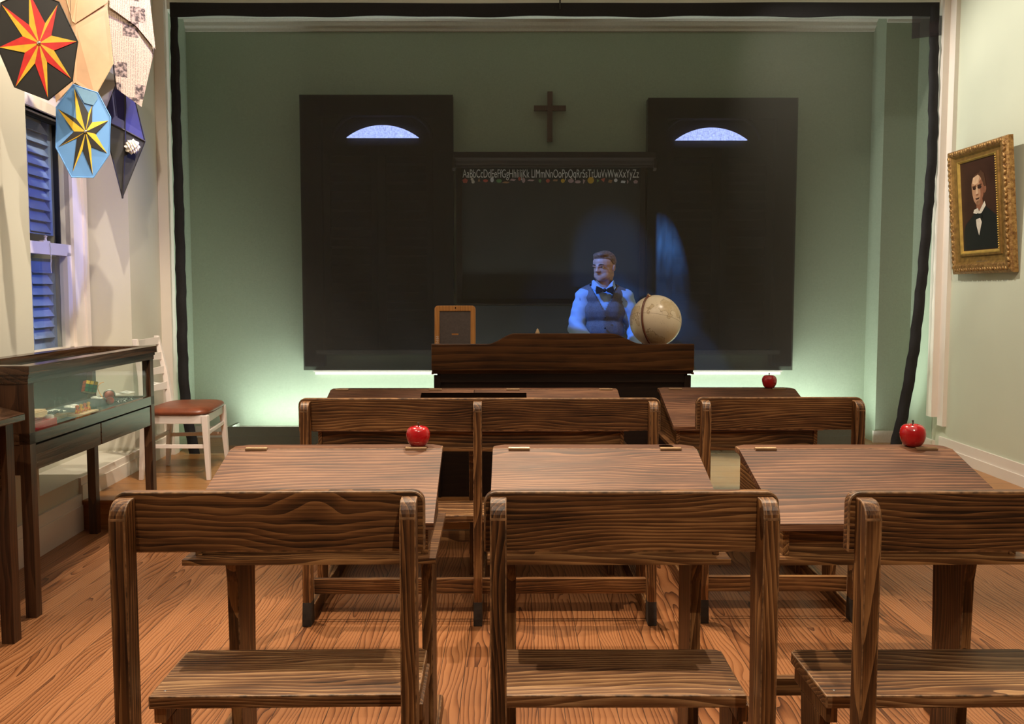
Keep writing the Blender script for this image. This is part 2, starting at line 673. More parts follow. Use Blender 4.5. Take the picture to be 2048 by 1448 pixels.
# window opening inside the recess
W0, W1, WZ0, WZ1 = .30, 1.00, .98, 2.47
bm = NB()
box(bm, -.6, DW, S0, W0, RZ0, RZ1)
box(bm, -.6, DW, W1, S1, RZ0, RZ1)
box(bm, -.6, DW, W0, W1, RZ0, WZ0)
box(bm, -.6, DW, W0, W1, WZ1, RZ1)
struct('wall_window_recess', bm, M['walln'], loc=LW_LOC, rot=LW_ROT)

bm = NB()
box(bm, XR, XR + .2, -2.6, BK_Y + .2, 0, ZC)
struct('wall_right', bm, M['wall'])
bm = NB()
box(bm, -3.0, XR + .2, BK_Y, BK_Y + .2, 0, ZC)
struct('wall_back', bm, M['alcove'])
bm = NB()
prism(bm, [(-3.0, 6.42), (-2.545, 6.42), (-2.665, 7.1), (-3.0, 7.1)], 2, 0, ZC)
struct('wall_alcove_left', bm, M['alcove'])
bm = NB()
box(bm, 2.955, XR, 6.86, BK_Y, 0, 3.62)
struct('wall_alcove_right', bm, M['alcove'])
bm = NB()
box(bm, XR - .004, XR, 6.46, 6.86, 0, 3.62)
struct('wall_alcove_return', bm, M['alcove'])
bm = NB()
box(bm, -3.0, XR, 6.40, 6.62, 3.47, ZC)
struct('wall_header', bm, M['header'])
bm = NB()
box(bm, -3.0, XR, 6.62, BK_Y, 3.62, 3.7)
struct('ceiling_alcove', bm, M['header'])
bm = NB()
box(bm, -3.6, 3.6, -2.6, 6.62, ZC, ZC + .1)
struct('ceiling', bm, M['header'])
bm = NB()
box(bm, -3.6, 3.6, -2.7, -2.6, 0, ZC)
struct('wall_rear', bm, M['walln'])

# crown moulding in the alcove
bm = NB()
prof = [(BK_Y, 3.515), (BK_Y - .02, 3.515), (BK_Y - .025, 3.535), (BK_Y - .05, 3.55), (BK_Y - .055, 3.575), (BK_Y - .085, 3.59), (BK_Y - .09, 3.62), (BK_Y, 3.62)]
prism(bm, prof, 0, -2.68, 2.955)
prism(bm, [(y - .24, z) for y, z in prof], 0, 2.955, XR)
struct('trim_2', bm, M['white'])
# corner trims beside the gauze
bm = NB()
box(bm, -2.625, -2.535, 6.33, 6.415, ST_Z, 3.62)
bevel(bm, .006)
struct('trim_3', bm, M['white'])
bm = NB()
box(bm, XR - .075, XR, 6.33, 6.41, .46, ZC)
box(bm, XR - .03, XR, 6.25, 6.33, .40, ZC)
bevel(bm, .005)
struct('trim_4', bm, M['white'])
# baseboards
bm = NB()
box(bm, 0, .022, -7.2, .42, 0, .15)
box(bm, 0, .016, -7.2, .42, .15, .215)
box(bm, 0, .022, .42, 1.84, ST_Z, .265)
box(bm, 0, .014, .42, 1.84, .265, .31)
bevel(bm, .004)
struct('baseboard_left', bm, M['white'], loc=LW_LOC, rot=LW_ROT)
bm = NB()
box(bm, XR - .022, XR, ST_Y, 6.33, ST_Z, .245)
box(bm, XR - .013, XR, ST_Y, 6.33, .245, .315)
box(bm, XR - .022, XR, -2.6, ST_Y, 0, .15)
box(bm, XR - .022, XR, 6.41, 6.86, ST_Z, .27)
bevel(bm, .004)
struct('baseboard_right', bm, M['white'])
bm = NB()
box(bm, -2.66, 2.955, BK_Y - .02, BK_Y, ST_Z, .27)
box(bm, 2.935, XR, 6.84, 6.862, ST_Z, .27)
bevel(bm, .004)
struct('baseboard_back', bm, M['white'])

# ------------------------------------------------------------------ left window
win = bpy.data.objects.new('window_1', None)
COL.objects.link(win)
win['kind'] = 'structure'
win.location = LW_LOC
win.rotation_euler = LW_ROT
c = .255
bm = NB()
for (a, b2, z0, z1, d) in ((W0 - c, W0, WZ0 - .1, WZ1 + .2, .03), (W1, W1 + c, WZ0 - .1, WZ1 + .2, .03), (W0 - c, W1 + c, WZ1, WZ1 + .2, .035),
                           (W0 - .06, W0, WZ0, WZ1 + .06, .05), (W1, W1 + .07, WZ0, WZ1 + .06, .05), (W0 - .06, W1 + .07, WZ1, WZ1 + .06, .055),
                           (W1 + .17, W1 + .2, WZ0 - .1, WZ1 + .2, .045)):
    box(bm, DW, DW + d, a, b2, z0, z1)
bevel(bm, .006)
obj('window_casing', bm, M['white'], win)
bm = NB(); box(bm, DW - .04, DW + .1, W0 - .2, W1 + .2, WZ0 - .05, WZ0)
bevel(bm, .006)
obj('window_sill', bm, M['white'], win)
ZM = 1.625
bm = NB()
for (a, b2, z0, z1) in ((W0, W0 + .05, WZ0, ZM + .02), (W1 - .055, W1, WZ0, ZM + .02), (W0, W1, WZ0, WZ0 + .07), (W0, W1, ZM, ZM + .072)):
    box(bm, DW - .02, DW + .03, a, b2, z0, z1)
bevel(bm, .004)
obj('lower_sash', bm, M['white'], win)
bm = NB()
for (a, b2, z0, z1) in ((W0, W0 + .03, ZM, WZ1), (W1 - .012, W1, ZM, WZ1), (W0, W1, WZ1 - .02, WZ1)):
    box(bm, DW - .06, DW - .03, a, b2, z0, z1)
obj('upper_sash', bm, M['shutterd'], win)
bm = NB()
box(bm, DW, DW + .003, W0 + .03, W1 - .03, WZ0 + .05, ZM + .02)
obj('pane', bm, M['glass'], win)
bm = NB()
box(bm, DW - .047, DW - .044, W0 + .02, W1 - .01, ZM + .05, WZ1 - .01)
obj('pane', bm, M['glass'], win)
# sash latch and cord
bm = NB()
box(bm, DW + .0, DW + .025, .66, .74, ZM + .072, ZM + .082)
lathe(bm, [(0, 0), (.009, 0), (.006, .02), (.012, .03), (0, .036)], (DW + .012, .71, ZM + .08), 12)
obj('sash_latch', bm, M['white'], win, smooth=False)
bm = NB()
tube(bm, [(DW + .032, .72, ZM + .07), (DW + .036, .725, ZM + .03), (DW + .034, .72, ZM - .06), (DW + .034, .722, ZM - .11)], .0022, 6)
obj('cord', bm, M['card'], win)
for nm, z0, z1 in (('upper', ZM + .13, WZ1 + .02), ('lower', WZ0 - .01, ZM - .02)):
    for side in (0, 1):
        lo, hi = (.655, W1 + .01) if side else (W0 - .01, .645)
        bm = NB()
        D0, D1 = DW - .11, DW - .075
        box(bm, D0, D1, lo, lo + .055, z0, z1)
        box(bm, D0, D1, hi - .05, hi, z0, z1)
        box(bm, D0, D1, lo + .055, hi - .05, z0, z0 + (.005 if nm == 'upper' else .06))
        box(bm, D0, D1, lo + .055, hi - .05, z1 - (.02 if nm == 'upper' else .075), z1)
        k = z0 + (.02 if nm == 'upper' else .075)
        while k < z1 - .06:
            v = box(bm, -.002, .002, lo + .05, hi - .045, -.042, .042)
            bmesh.ops.rotate(bm, verts=v, cent=(0, 0, 0), matrix=Matrix.Rotation(R(-32), 3, 'Y'))
            bmesh.ops.translate(bm, verts=v, vec=((D0 + D1) / 2, 0, k + .03))
            k += .068
        obj('louvred_shutter', bm, M['shutter'], win)
bm = NB()
box(bm, DW - .31, DW - .30, S0 - .3, S1 + .3, .5, 3.0)
obj('blackout_board', bm, M['shutterd'], win)

# ------------------------------------------------------------------ gauze curtain
rd = thing('gauze_curtain', 'sheer dark gauze screen with black binding hung across the whole stage alcove', 'curtain', (0.3, SC_Y, ST_Z))
bm = NB()
nx, nz = 60, 36
def edge_curve(px):
    pts = sorted(((atY(x, y, SC_Y).z, atY(x, y, SC_Y).x) for x, y in px))
    def f(z):
        if z <= pts[0][0]:
            return pts[0][1]
        for (z0, x0), (z1, x1) in zip(pts, pts[1:]):
            if z <= z1:
                return x0 + (x1 - x0) * (z - z0) / (z1 - z0)
        return pts[-1][1]
    return lambda z: (f(z - .12) + 2 * f(z - .05) + 2 * f(z + .05) + f(z + .12)) / 6
L0 = edge_curve([(341, 14), (343, 200), (349, 400), (354, 600), (358, 750), (365, 830), (372, 870), (384, 908)])
R0 = edge_curve([(1877, 14), (1875, 150), (1874, 290), (1866, 400), (1853, 550), (1837, 700), (1818, 820), (1803, 890), (1798, 912)])
ZT = 3.505
grid = []
def gy(x, z):
    return .012 * math.sin(x * 3.1 + z * .7) * (1 - z / 4.2) + .006 * math.sin(x * 9 + z * 2) * max(0, 1 - z / 2.2)
for j in range(nz + 1):
    z = ST_Z + .004 + (ZT - ST_Z - .004) * j / nz
    row = []
    for i in range(nx + 1):
        x = L0(z) + (R0(z) - L0(z)) * i / nx
        row.append(bm.verts.new((x - .3, gy(x, z), z - ST_Z)))
    grid.append(row)
for j in range(nz):
    for i in range(nx):
        bm.faces.new((grid[j][i], grid[j][i + 1], grid[j + 1][i + 1], grid[j + 1][i]))
obj('gauze', bm, M['gauze'], rd, smooth=True)
for side in (0, 1):
    bm = NB()
    prev = None
    for j in range(61):
        z = ST_Z + .004 + (ZT - ST_Z - .004) * j / 60
        wob = .006 * math.sin(z * 23 + side) + .004 * math.sin(z * 51)
        w = .085 - .02 * (z / 3.5)
        if side == 0:
            xa, xb = L0(z), L0(z) + w * .95
            if z > 3.2:
                xb -= .01
        else:
            xa, xb = R0(z) - w, R0(z)
        ring = [bm.verts.new((x - .3, gy(x, z) - .006 + dy + wob, z - ST_Z)) for x, dy in ((xa, -.004), (xb, -.004), (xb, .004), (xa, .004))]
        if prev:
            for k in range(4):
                bm.faces.new((prev[k], prev[(k + 1) % 4], ring[(k + 1) % 4], ring[k]))
        prev = ring
    obj('side_binding', bm, M['black'], rd, smooth=True)
bm = NB()
prev = None
for i in range(91):
    x = L0(3.45) + (R0(3.45) - L0(3.45)) * i / 90
    zb = 3.405 + .004 * math.sin(x * 5.3) + .003 * math.sin(x * 11)
    zt = 3.505 - .008 * max(0, 1 - abs(x + .2) / 3) + .002 * math.sin(x * 4)
    ring = [bm.verts.new((x - .3, y, z - ST_Z)) for y, z in ((-.014, zb), (-.014, zt), (-.004, zt), (-.004, zb))]
    if prev:
        for k in range(4):
            bm.faces.new((prev[k], prev[(k + 1) % 4], ring[(k + 1) % 4], ring[k]))
    prev = ring
obj('top_binding', bm, M['black'], rd)
bm = NB()
prism(bm, [(2.925 - .3, 3.245 - ST_Z), (3.14 - .3, 3.27 - ST_Z), (3.14 - .3, 3.41 - ST_Z), (2.925 - .3, 3.41 - ST_Z)], 1, -.012, -.009)
obj('corner_patch', bm, M['gauze2'], rd)
bm = NB()
p = atY(1120, 15, SC_Y - .02)
tube(bm, [(p.x, p.y, p.z - .01), (p.x, p.y, 3.8), (p.x + .003, p.y, ZC)], .006, 8)
tag(obj('hanging_cable', bm, M['cable']), 'thin black cable dropping to the top edge of the gauze', 'cable')

# light trough behind the gauze
bm = NB()
box(bm, -2.27, 2.80, 6.72, 6.745, ST_Z, .322)
box(bm, -2.27, 2.80, 6.745, 6.80, ST_Z, ST_Z + .02)
box(bm, -2.27, 2.80, 6.708, 6.72, ST_Z, .25)
box(bm, -2.27, -2.245, 6.745, 6.95, ST_Z, .322)
box(bm, 2.775, 2.80, 6.745, 6.95, ST_Z, .322)
tag(obj('light_trough', bm, M['trough']), 'low grey green upstand hiding lamps along the foot of the back wall', 'light trough')

# ------------------------------------------------------------------ back wall windows under black cloth
def back_window(n, xa, xb, zt, zb, fx, fz, label):
    w = bpy.data.objects.new('window_%d' % n, None)
    COL.objects.link(w)
    w['kind'] = 'structure'
    w.location = ((xa + xb) / 2, BK_Y, zb)
    cx = (xa + xb) / 2
    hw = (xb - xa) / 2
    hh = zt - zb
    bm = NB()
    for (a, b2, z0, z1) in ((-hw, -hw + .16, 0, hh), (hw - .16, hw, 0, hh), (-hw + .16, hw - .16, hh - .16, hh)):
        box(bm, a, b2, -.09, 0, z0, z1)
    bevel(bm, .008)
    obj('window_casing', bm, M['blackpaint'], w)
    bm = NB()
    box(bm, -hw + .16, hw - .16, -.01, 0, .12, hh - .16)
    obj('backing', bm, M['blackpaint'], w)
    # louvred leaves
    for sgn in (-1, 1):
        bm = NB()
        a, b2 = (-hw + .17, -.01) if sgn < 0 else (.01, hw - .17)
        z0, z1 = .14, fz - zb - .06
        box(bm, a, a + .05, -.045, -.012, z0, z1)
        box(bm, b2 - .05, b2, -.045, -.012, z0, z1)
        box(bm, a, b2, -.045, -.012, z0, z0 + .08)
        box(bm, a, b2, -.045, -.012, z1 - .08, z1)
        k = z0 + .1
        while k < z1 - .1:
            v = box(bm, a + .05, b2 - .05, -.003, .003, -.035, .035)
            bmesh.ops.rotate(bm, verts=v, cent=(0, 0, 0), matrix=Matrix.Rotation(R(-35), 3, 'X'))
            bmesh.ops.translate(bm, verts=v, vec=(0, -.03, k + .03))
            k += .075
        obj('louvred_shutter', bm, M['shutterd'], w)
    bm = NB()
    rr = .295
    ch, hgt = .295, .10
    rad = (ch * ch + hgt * hgt) / (2 * hgt)
    pts = []
    a0 = math.asin(ch / rad)
    for i in range(25):
        a = -a0 + 2 * a0 * i / 24
        pts.append((fx - cx + rad * math.sin(a), fz - zb + rad * math.cos(a) - (rad - hgt)))
    prism(bm, pts, 1, -.055, -.03)
    obj('fanlight', bm, M['fan'], w)
    bm = NB()
    arc = []
    for i in range(25):
        a = PI * i / 24
        arc.append((fx - cx - .40 * math.cos(a), -.05, fz - zb + .23 * math.sin(a)))
    tube(bm, arc, .018, 8)
    obj('arch_frame', bm, M['blackpaint'], w, smooth=True)
    bm = NB()
    box(bm, -hw + .1, hw - .1, -.10, 0, .1, .135)
    bevel(bm, .006)
    obj('window_sill', bm, M['white'], w)
    # cloth, pinned to the casing, with soft folds
    bm = NB()
    nx, nz = 34, 56
    g = []
    for j in range(nz + 1):
        zz = zb - .03 + (zt - zb + .03) * j / nz
        rw = []
        for i in range(nx + 1):
            xx = xa - .004 + (xb - xa + .008) * i / nx
            u, v = i / nx, j / nz
            m = max(0, min(1, 5 * min(u, 1 - u))) * max(0, min(1, 4 * min(v, 1 - v)))
            y = -.012 - .02 * m * (.5 + .5 * math.sin(5 * (u * 1.5 + (v - .6) * (1 if n == 2 else -1)) * 2.2)) - .008 * m * math.sin(17 * (u + .7 * v))
            rw.append(bm.verts.new((xx - cx, y, zz - zb + .03)))
        g.append(rw)
    for j in range(nz):
        for i in range(nx):
            bm.faces.new((g[j][i], g[j][i + 1], g[j + 1][i + 1], g[j + 1][i]))
    o = obj('blackout_curtain', bm, M['blackcloth'], smooth=True, loc=(cx, BK_Y - .10, zb - .03))
    tag(o, label, 'cloth', 'black cloths over the back windows')
    # lamp tube under the window
    tl = thing('tube_lamp', label.replace('black cloth hanging over the', 'glowing white tube lamp under the'), 'lamp', (cx, BK_Y - .05, zb - .06), 0, 'tube lamps below the back windows')
    bm = NB()
    box(bm, -hw + .07, hw - .07, -.035, .05, .012, .026)
    obj('lamp_housing', bm, M['white'], tl)
    bm = NB()
    tube(bm, [(-hw + .08, -.01, 0), (hw - .08, -.01, 0)], .011, 12)
    obj('lamp_tube', bm, M['tube'], tl, smooth=True)
    return w


a, b = atY(600, 190, 7.0), atY(905, 190, 7.0)
zb = atY(610, 733, 7.0).z
f = atY(765, 275, 7.045)
back_window(2, a.x, b.x, a.z, zb, f.x, f.z, 'black cloth hanging over the arched window left of the blackboard')
a2, b2 = atY(1297, 196, 7.0), atY(1595, 196, 7.0)
f = atY(1423, 280, 7.045)
back_window(3, a2.x, b2.x, a2.z, zb, f.x, f.z, 'black cloth hanging over the arched window right of the blackboard')

# lower drape below the blackboard
bm = NB()
xa, xb = b.x + .012, a2.x - .012
g = []
for j in range(25):
    z = zb - .02 + (1.285 - zb + .02) * j / 24
    rw = []
    for i in range(31):
        x = xa + (xb - xa) * i / 30
        rw.append(bm.verts.new((x, BK_Y - .10 - .01 * math.sin(x * 7 + z * 1.5), z)))
    g.append(rw)
for j in range(24):
    for i in range(30):
        bm.faces.new((g[j][i], g[j][i + 1], g[j + 1][i + 1], g[j + 1][i]))
tag(obj('black_drape', bm, M['scloth'], smooth=True), 'plain black drape hanging under the blackboard down to lamp level', 'drape')

# blackboard
bb = thing('blackboard', 'large dark framed blackboard with a chalk alphabet between the back windows', 'blackboard', (.335, BK_Y, 1.30))
ox, oy, oz = .335, BK_Y, 1.30
p0 = atY(917, 605, 7.0)
p1 = atY(1288, 335, 7.0)
bm = NB(); box(bm, p0.x - ox, p1.x - ox, -.08, -.02, p0.z - oz, p1.z - oz + .06)
box(bm, p0.x - ox + .02, p1.x - ox - .02, -.15, -.08, p1.z - oz + .005, p1.z - oz + .1)
obj('writing_surface', bm, M['board'], bb)
bm = NB()
box(bm, p0.x - ox - .015, p0.x - ox + .03, -.1, -.02, p0.z - oz, p1.z - oz + .06)
box(bm, p1.x - ox - .03, p1.x - ox + .015, -.1, -.02, p0.z - oz, p1.z - oz + .06)
box(bm, p0.x - ox - .015, p1.x - ox + .015, -.1, -.02, p0.z - oz - .012, p0.z - oz + .03)
bevel(bm, .004)
obj('frame', bm, M['boardframe'], bb)
bm = NB()
c0, c1 = atY(905, 303, 6.95), atY(1312, 303, 6.95)
prf = [(-.15, 2.40), (-.16, 2.40), (-.165, 2.42), (-.17, 2.425), (-.18, 2.45), (-.2, 2.47), (-.205, 2.515), (-.15, 2.515)]
prism(bm, [(y, z - oz) for y, z in prf], 0, c0.x - ox + .01, c1.x - ox - .01)
obj('cornice', bm, M['boardframe'], bb)
for xx in (c0.x + .012, c1.x - .012):
    bm = NB()
    prism(bm, [(-.2, 2.46 - oz), (-.2, 2.39 - oz), (-.155, 2.37 - oz), (-.155, 2.43 - oz)], 0, xx - ox - .012, xx - ox + .012)
    obj('cornice_bracket', bm, M['boardframe'], bb)
bm = NB(); box(bm, p0.x - ox, p1.x - ox, -.125, -.08, p0.z - oz - .02, p0.z - oz - .008)
obj('chalk_ledge', bm, M['boardframe'], bb)


def text_mesh(body, width, height, bold=0.0, extrude=.0006, shear=0.0, space=1.0):
    cu = bpy.data.curves.new('txt', 'FONT')
    cu.body = body
    cu.extrude = extrude
    cu.offset = bold
    cu.shear = shear
    cu.space_character = space
    o = bpy.data.objects.new('txt', cu)
    COL.objects.link(o)
    bpy.context.view_layer.update()
    me = bpy.data.meshes.new_from_object(o.evaluated_get(bpy.context.evaluated_depsgraph_get()))
    bpy.data.objects.remove(o)
    bpy.data.curves.remove(cu)
    bm = NB()
    bm.from_mesh(me)
    bpy.data.meshes.remove(me)
    xs = [v.co.x for v in bm.verts]
    ys = [v.co.y for v in bm.verts]
    sx = width / (max(xs) - min(xs))
    sy = height / (max(ys) - min(ys))
    x0, y0 = min(xs), min(ys)
    for v in bm.verts:
        v.co = Vector(((v.co.x - x0) * sx, v.co.z, (v.co.y - y0) * sy))
    # reversed handedness after swapping axes: fix
    for v in bm.verts:
        v.co.y = -v.co.y
    bmesh.ops.recalc_face_normals(bm, faces=bm.faces[:])
    return bm


t0, t1 = atY(925, 359, 6.99), atY(1279, 338, 6.99)
bm = text_mesh('AaBbCcDdEeFfGgHhIiJjKk LlMmNnOoPpQqRrSsTtUuVvWwXxYyZz', t1.x - t0.x, .088, bold=-.004)
bmesh.ops.translate(bm, verts=bm.verts[:], vec=(t0.x - ox, -.082, atY(921, 360, 7).z - oz))
obj('chalk_alphabet', bm, M['chalk'], bb)
# small pictures under the letters
PC = [plain('picture_%d' % i, c, .8) for i, c in enumerate(((.55, .5, .45), (.45, .09, .06), (.55, .33, .03), (.42, .28, .3), (.12, .25, .1), (.6, .6, .65), (.3, .16, .08)))]
def disc(bm, c, rx, rz, n, mat, a0=0):
    prism(bm, [(c[0] + rx * math.cos(2 * PI * i / n + a0), c[1] + rz * math.sin(2 * PI * i / n + a0)) for i in range(n)], 1, -.084, -.081, mat)
bm = NB()
for px, py, rx, rz, n, m, a in ((930, 360, 6, 5, 5, 1, .3), (944, 357, 3, 3, 9, 0, 0), (946, 362, 3.4, 3.4, 9, 0, 0), (958, 359, 3, 5, 3, 6, PI / 2), (971, 360, 5, 3, 8, 1, 0),
                                (984, 358, 3.5, 5, 12, 5, .6), (998, 360, 6, 4, 6, 4, 0), (1012, 363, 8, 2, 4, 6, .3), (1026, 358, 7, 2.5, 4, 3, .4), (1039, 356, 3, 4, 6, 1, 0),
                                (1047, 359, 3.5, 5, 12, 3, 0), (1062, 359, 8, 2, 4, 3, .4), (1080, 360, 3, 4, 5, 4, 0), (1096, 360, 4, 4, 6, 1, 0), (1111, 359, 6, 2.5, 4, 6, .6),
                                (1126, 360, 4, 4, 14, 2, 0), (1142, 360, 6, 4, 9, 3, 0), (1156, 362, 6, 3, 8, 3, 0), (1168, 361, 3, 6, 3, 3, .2), (1182, 359, 6.5, 6.5, 14, 2, 0),
                                (1196, 360, 3, 4, 3, 4, 0), (1207, 358, 5, 5, 3, 1, .8), (1221, 361, 5, 4, 4, 6, .5), (1232, 359, 3.4, 3.6, 14, 5, 0), (1247, 362, 6, 3, 4, 5, .6),
                                (1256, 362, 2, 5, 3, 3, 0), (1272, 362, 5, 4, 5, 3, .4)):
    q = atY(px, py + 1, 7.0)
    bm = NB()
    disc(bm, (q.x - ox, q.z - oz), rx * .0041, rz * .0041, n, 0, a)
    obj('chalk_picture', bm, PC[m], bb)

# cross
c0 = atY(1100, 183, 7.06)
c1 = atY(1100, 283, 7.06)
cr = thing('wall_cross', 'plain brown wooden cross hanging on the wall above the blackboard', 'cross', (c0.x, BK_Y, c1.z))
hgt = c0.z - c1.z
bx('upright', (-.021, .021, -.045, -.015, 0, hgt), M['cross'], cr, .003)
za = hgt - (216 - 183) / 100 * hgt
bx('crossbar', (-.13, .13, -.047, -.013, za - .02, za + .02), M['cross'], cr, .003)
bx('wall_hook', (-.01, .01, -.016, 0, hgt - .1, hgt - .04), M['steel'], cr)

# ------------------------------------------------------------------ school desks
def school_desk(name, label, loc, rotz, W, posts, shift=0.0, legdx=0.0, nlids=1, apple_hole=False, group='wooden school desks with benches', lw=None, flame=False):
    t = thing(name, label, 'school desk', loc, rotz, group)
    hw = W / 2
    WM = [M['wood0'], M['worn']]
    WZ = [M['wood2'], M['worn']]
    WY = [M['wood1'], M['worn']]
    # bench back
    bm = NB()
    prism(bm, round_outline(-hw, hw, .815, .953, .028, .004), 1, .056, .082)
    bevel(bm, .004, 2, 1)
    obj('backrest', bm, [M['cathedral'], M['worn']] if flame else WM, t)
    for x in posts:
        bm = NB()
        pts = [(0, .06), (0, .905)]
        for i in range(7):
            a = R(180 - 90 * i / 6)
            pts.append((.035 + .035 * math.cos(a), .905 + .037 * math.sin(a)))
        pts += [(.056, .942), (.056, .06)]
        prism(bm, pts, 0, x - .018, x + .018)
        bevel(bm, .003, 2, 1)
        p = obj('bench_post', bm, WZ, t)
        bm = NB()
        prism(bm, [(-.012, 0), (-.012, .03), (-.006, .07), (.0, .1), (.056, .1), (.06, 0)], 0, x - .0185, x + .0185)
        bevel(bm, .003)
        obj('post_foot', bm, M['shoe'], p)
    # seat
    bm = NB()
    sw = hw - .012
    prism(bm, [(-sw, .185), (-sw, .44), (-sw + .015, .455), (sw - .03, .455), (sw - .015, .44), (sw - .015, .185)], 2, .388, .42)
    bevel(bm, .004, 2, 1)
    s = obj('seat', bm, [M['seatw'], M['worn']], t)
    for x in (-sw + .03, sw - .05):
        bm = NB()
        lathe(bm, [(0, 0), (.004, 0), (.0035, .0012), (0, .0018)], (x, .215, .4195), 10)
        obj('seat_screw', bm, M['steel'], s)
    px = [posts[0], posts[-1]] if len(posts) == 2 else posts
    for x in px:
        bm = NB()
        prism(bm, [(.20, .345), (.43, .345), (.43, .388), (.20, .388)], 0, x - .014, x + .014)
        prism(bm, [(.27, .07), (.36, .07), (.38, .345), (.24, .345)], 0, x - .014, x + .014)
        bevel(bm, .003)
        obj('seat_support', bm, WZ, t)
        bm = NB()
        prism(bm, [(.06, 0), (.95, 0), (.95, .04), (.90, .07), (.06, .07)], 0, x - .018, x + .018)
        bevel(bm, .004, 2, 1)
        obj('floor_runner', bm, WY, t)
    # stretchers
    bx('stretcher', (posts[0] + .018, posts[-1] - .018, .058, .085, .115, .178), WM, t, .004, 1)
    bx('stretcher', (posts[0] + .018, posts[-1] - .018, .80, .83, .12, .175), WM, t, .004, 1)
    # desk body
    dw = (lw or (W - .012)) / 2
    X0, X1 = -dw + shift, dw + shift
    ZB = .664
    zf = lambda y: .745 + (y - .50) * .125 / .41
    for x in (X0 + .012, X1 - .03):
        bm = NB()
        prism(bm, [(.515, ZB), (.515, zf(.515)), (.905, zf(.905)), (.905, .872), (.955, .872), (.955, ZB)], 0, x, x + .018)
        bevel(bm, .002)
        obj('side_panel', bm, WY, t)
    bx('front_panel', (X0 + .03, X1 - .03, .522, .54, ZB, .748), WM, t)
    bx('rear_panel', (X0 + .03, X1 - .03, .935, .953, ZB, .872), WM, t)
    bm = NB()
    box(bm, X0 - .012, X1 + .012, .478, .962, ZB - .016, ZB)
    bevel(bm, .005, 3, 1)
    obj('bottom_board', bm, WM, t)
    bm = NB()
    rc = .03
    prism(bm, [(X0 - .006, .905), (X1 + .006, .905), (X1 + .006, .955), (X1 - .03, .985), (X0 + .03, .985), (X0 - .006, .955)], 2, .872, .892)
    bevel(bm, .004, 2, 1)
    top = obj('top_rail', bm, [M['lid'], M['worn']], t)
    if apple_hole:
        bm = NB()
        lathe(bm, [(0, .0), (.021, .0), (.024, .0008), (0, .0008)], (X1 - .085, .948, .892), 24)
        obj('inkwell_hole_shade', bm, M['hole'], top)
    n = nlids
    seg = (X1 - X0 + .012) / n
    for k in range(n):
        a0 = X0 - .006 + seg * k + (.0015 if k else 0)
        a1 = X0 - .006 + seg * (k + 1) - (.0015 if k < n - 1 else 0)
        bm = NB()
        y0, y1 = .488, .903
        z0, z1 = zf(.488), zf(.903)
        vs = box(bm, a0, a1, y0, y1, 0, .019)
        for v in vs:
            v.co.z += z0 + (v.co.y - y0) / (y1 - y0) * (.891 - .019 - z0 - .0)
        bevel(bm, .004, 2, 1)
        l = obj('desk_lid', bm, [M['lid'], M['worn']], t)
        for hx in ((a0 + .085, a1 - .085) if n == 1 else ((a0 + .06, a1 - .2) if k == 0 else (a0 + .2, a1 - .06))):
            bm = NB()
            box(bm, hx - .034, hx + .034, .893, .914, .889, .8945)
            tube(bm, [(hx - .034, .9035, .8945), (hx + .034, .9035, .8945)], .003, 8)
            obj('hinge', bm, M['brass'], l)
    if n == 2:
        bm = NB()
        y0, y1 = .79, .865
        sl = (.891 - zf(.488)) / (.903 - .488)
        vs = box(bm, shift - .27, shift + .27, y0, y1, .0, .0015)
        for v in vs:
            v.co.z += zf(.488) + (v.co.y - .488) * (.891 - .019 - zf(.488)) / (.903 - .488) + .0185
        obj('pen_slot_shade', bm, M['hole'], t)  # dark strip laid on the lids as the slot's shade
    # pedestal legs
    lx = ([X0 + .052, X1 - .052] if n == 1 else [X0 + .052, shift, X1 - .052])
    for x in lx:
        x += legdx
        bm = NB()
        prism(bm, [(.63, 0), (.79, 0), (.785, .1), (.80, .55), (.82, ZB - .016), (.60, ZB - .016), (.62, .55), (.635, .1)], 0, x - .016, x + .016)
        bevel(bm, .003, 2, 1)
        obj('desk_leg', bm, WZ, t)
    return t


def dpos(W, ins=.033):
    return [-W / 2 + ins, W / 2 - ins]


school_desk('school_desk', 'worn single school desk with red apple in the front row, left of the middle aisle', (-.543, 1.82, 0), R(1.2), .695, dpos(.695), shift=-.006, legdx=.028, lw=.672, flame=True)
school_desk('school_desk', 'middle single school desk of the front row with an empty inkwell hole', (.268, 1.82, 0), 0, .662, dpos(.662), shift=.0, legdx=0.0, apple_hole=True, lw=.648)
school_desk('school_desk', 'front row school desk nearest the portrait, cut off by the right photo edge', (1.098, 1.82, 0), R(.6), .69, dpos(.69), shift=-.008, legdx=-.03, lw=.68)
school_desk('school_desk', 'wide two seat school desk with three bench posts in the second row', (-.135, 3.485, 0), R(.4), 1.52, [-.724, -.008, .724], shift=-.055, nlids=2, lw=1.476)
school_desk('school_desk', 'single school desk with red apple in the second row beside the wide desk', (1.134, 3.515, 0), 0, .708, dpos(.708), shift=-.01, lw=.70)

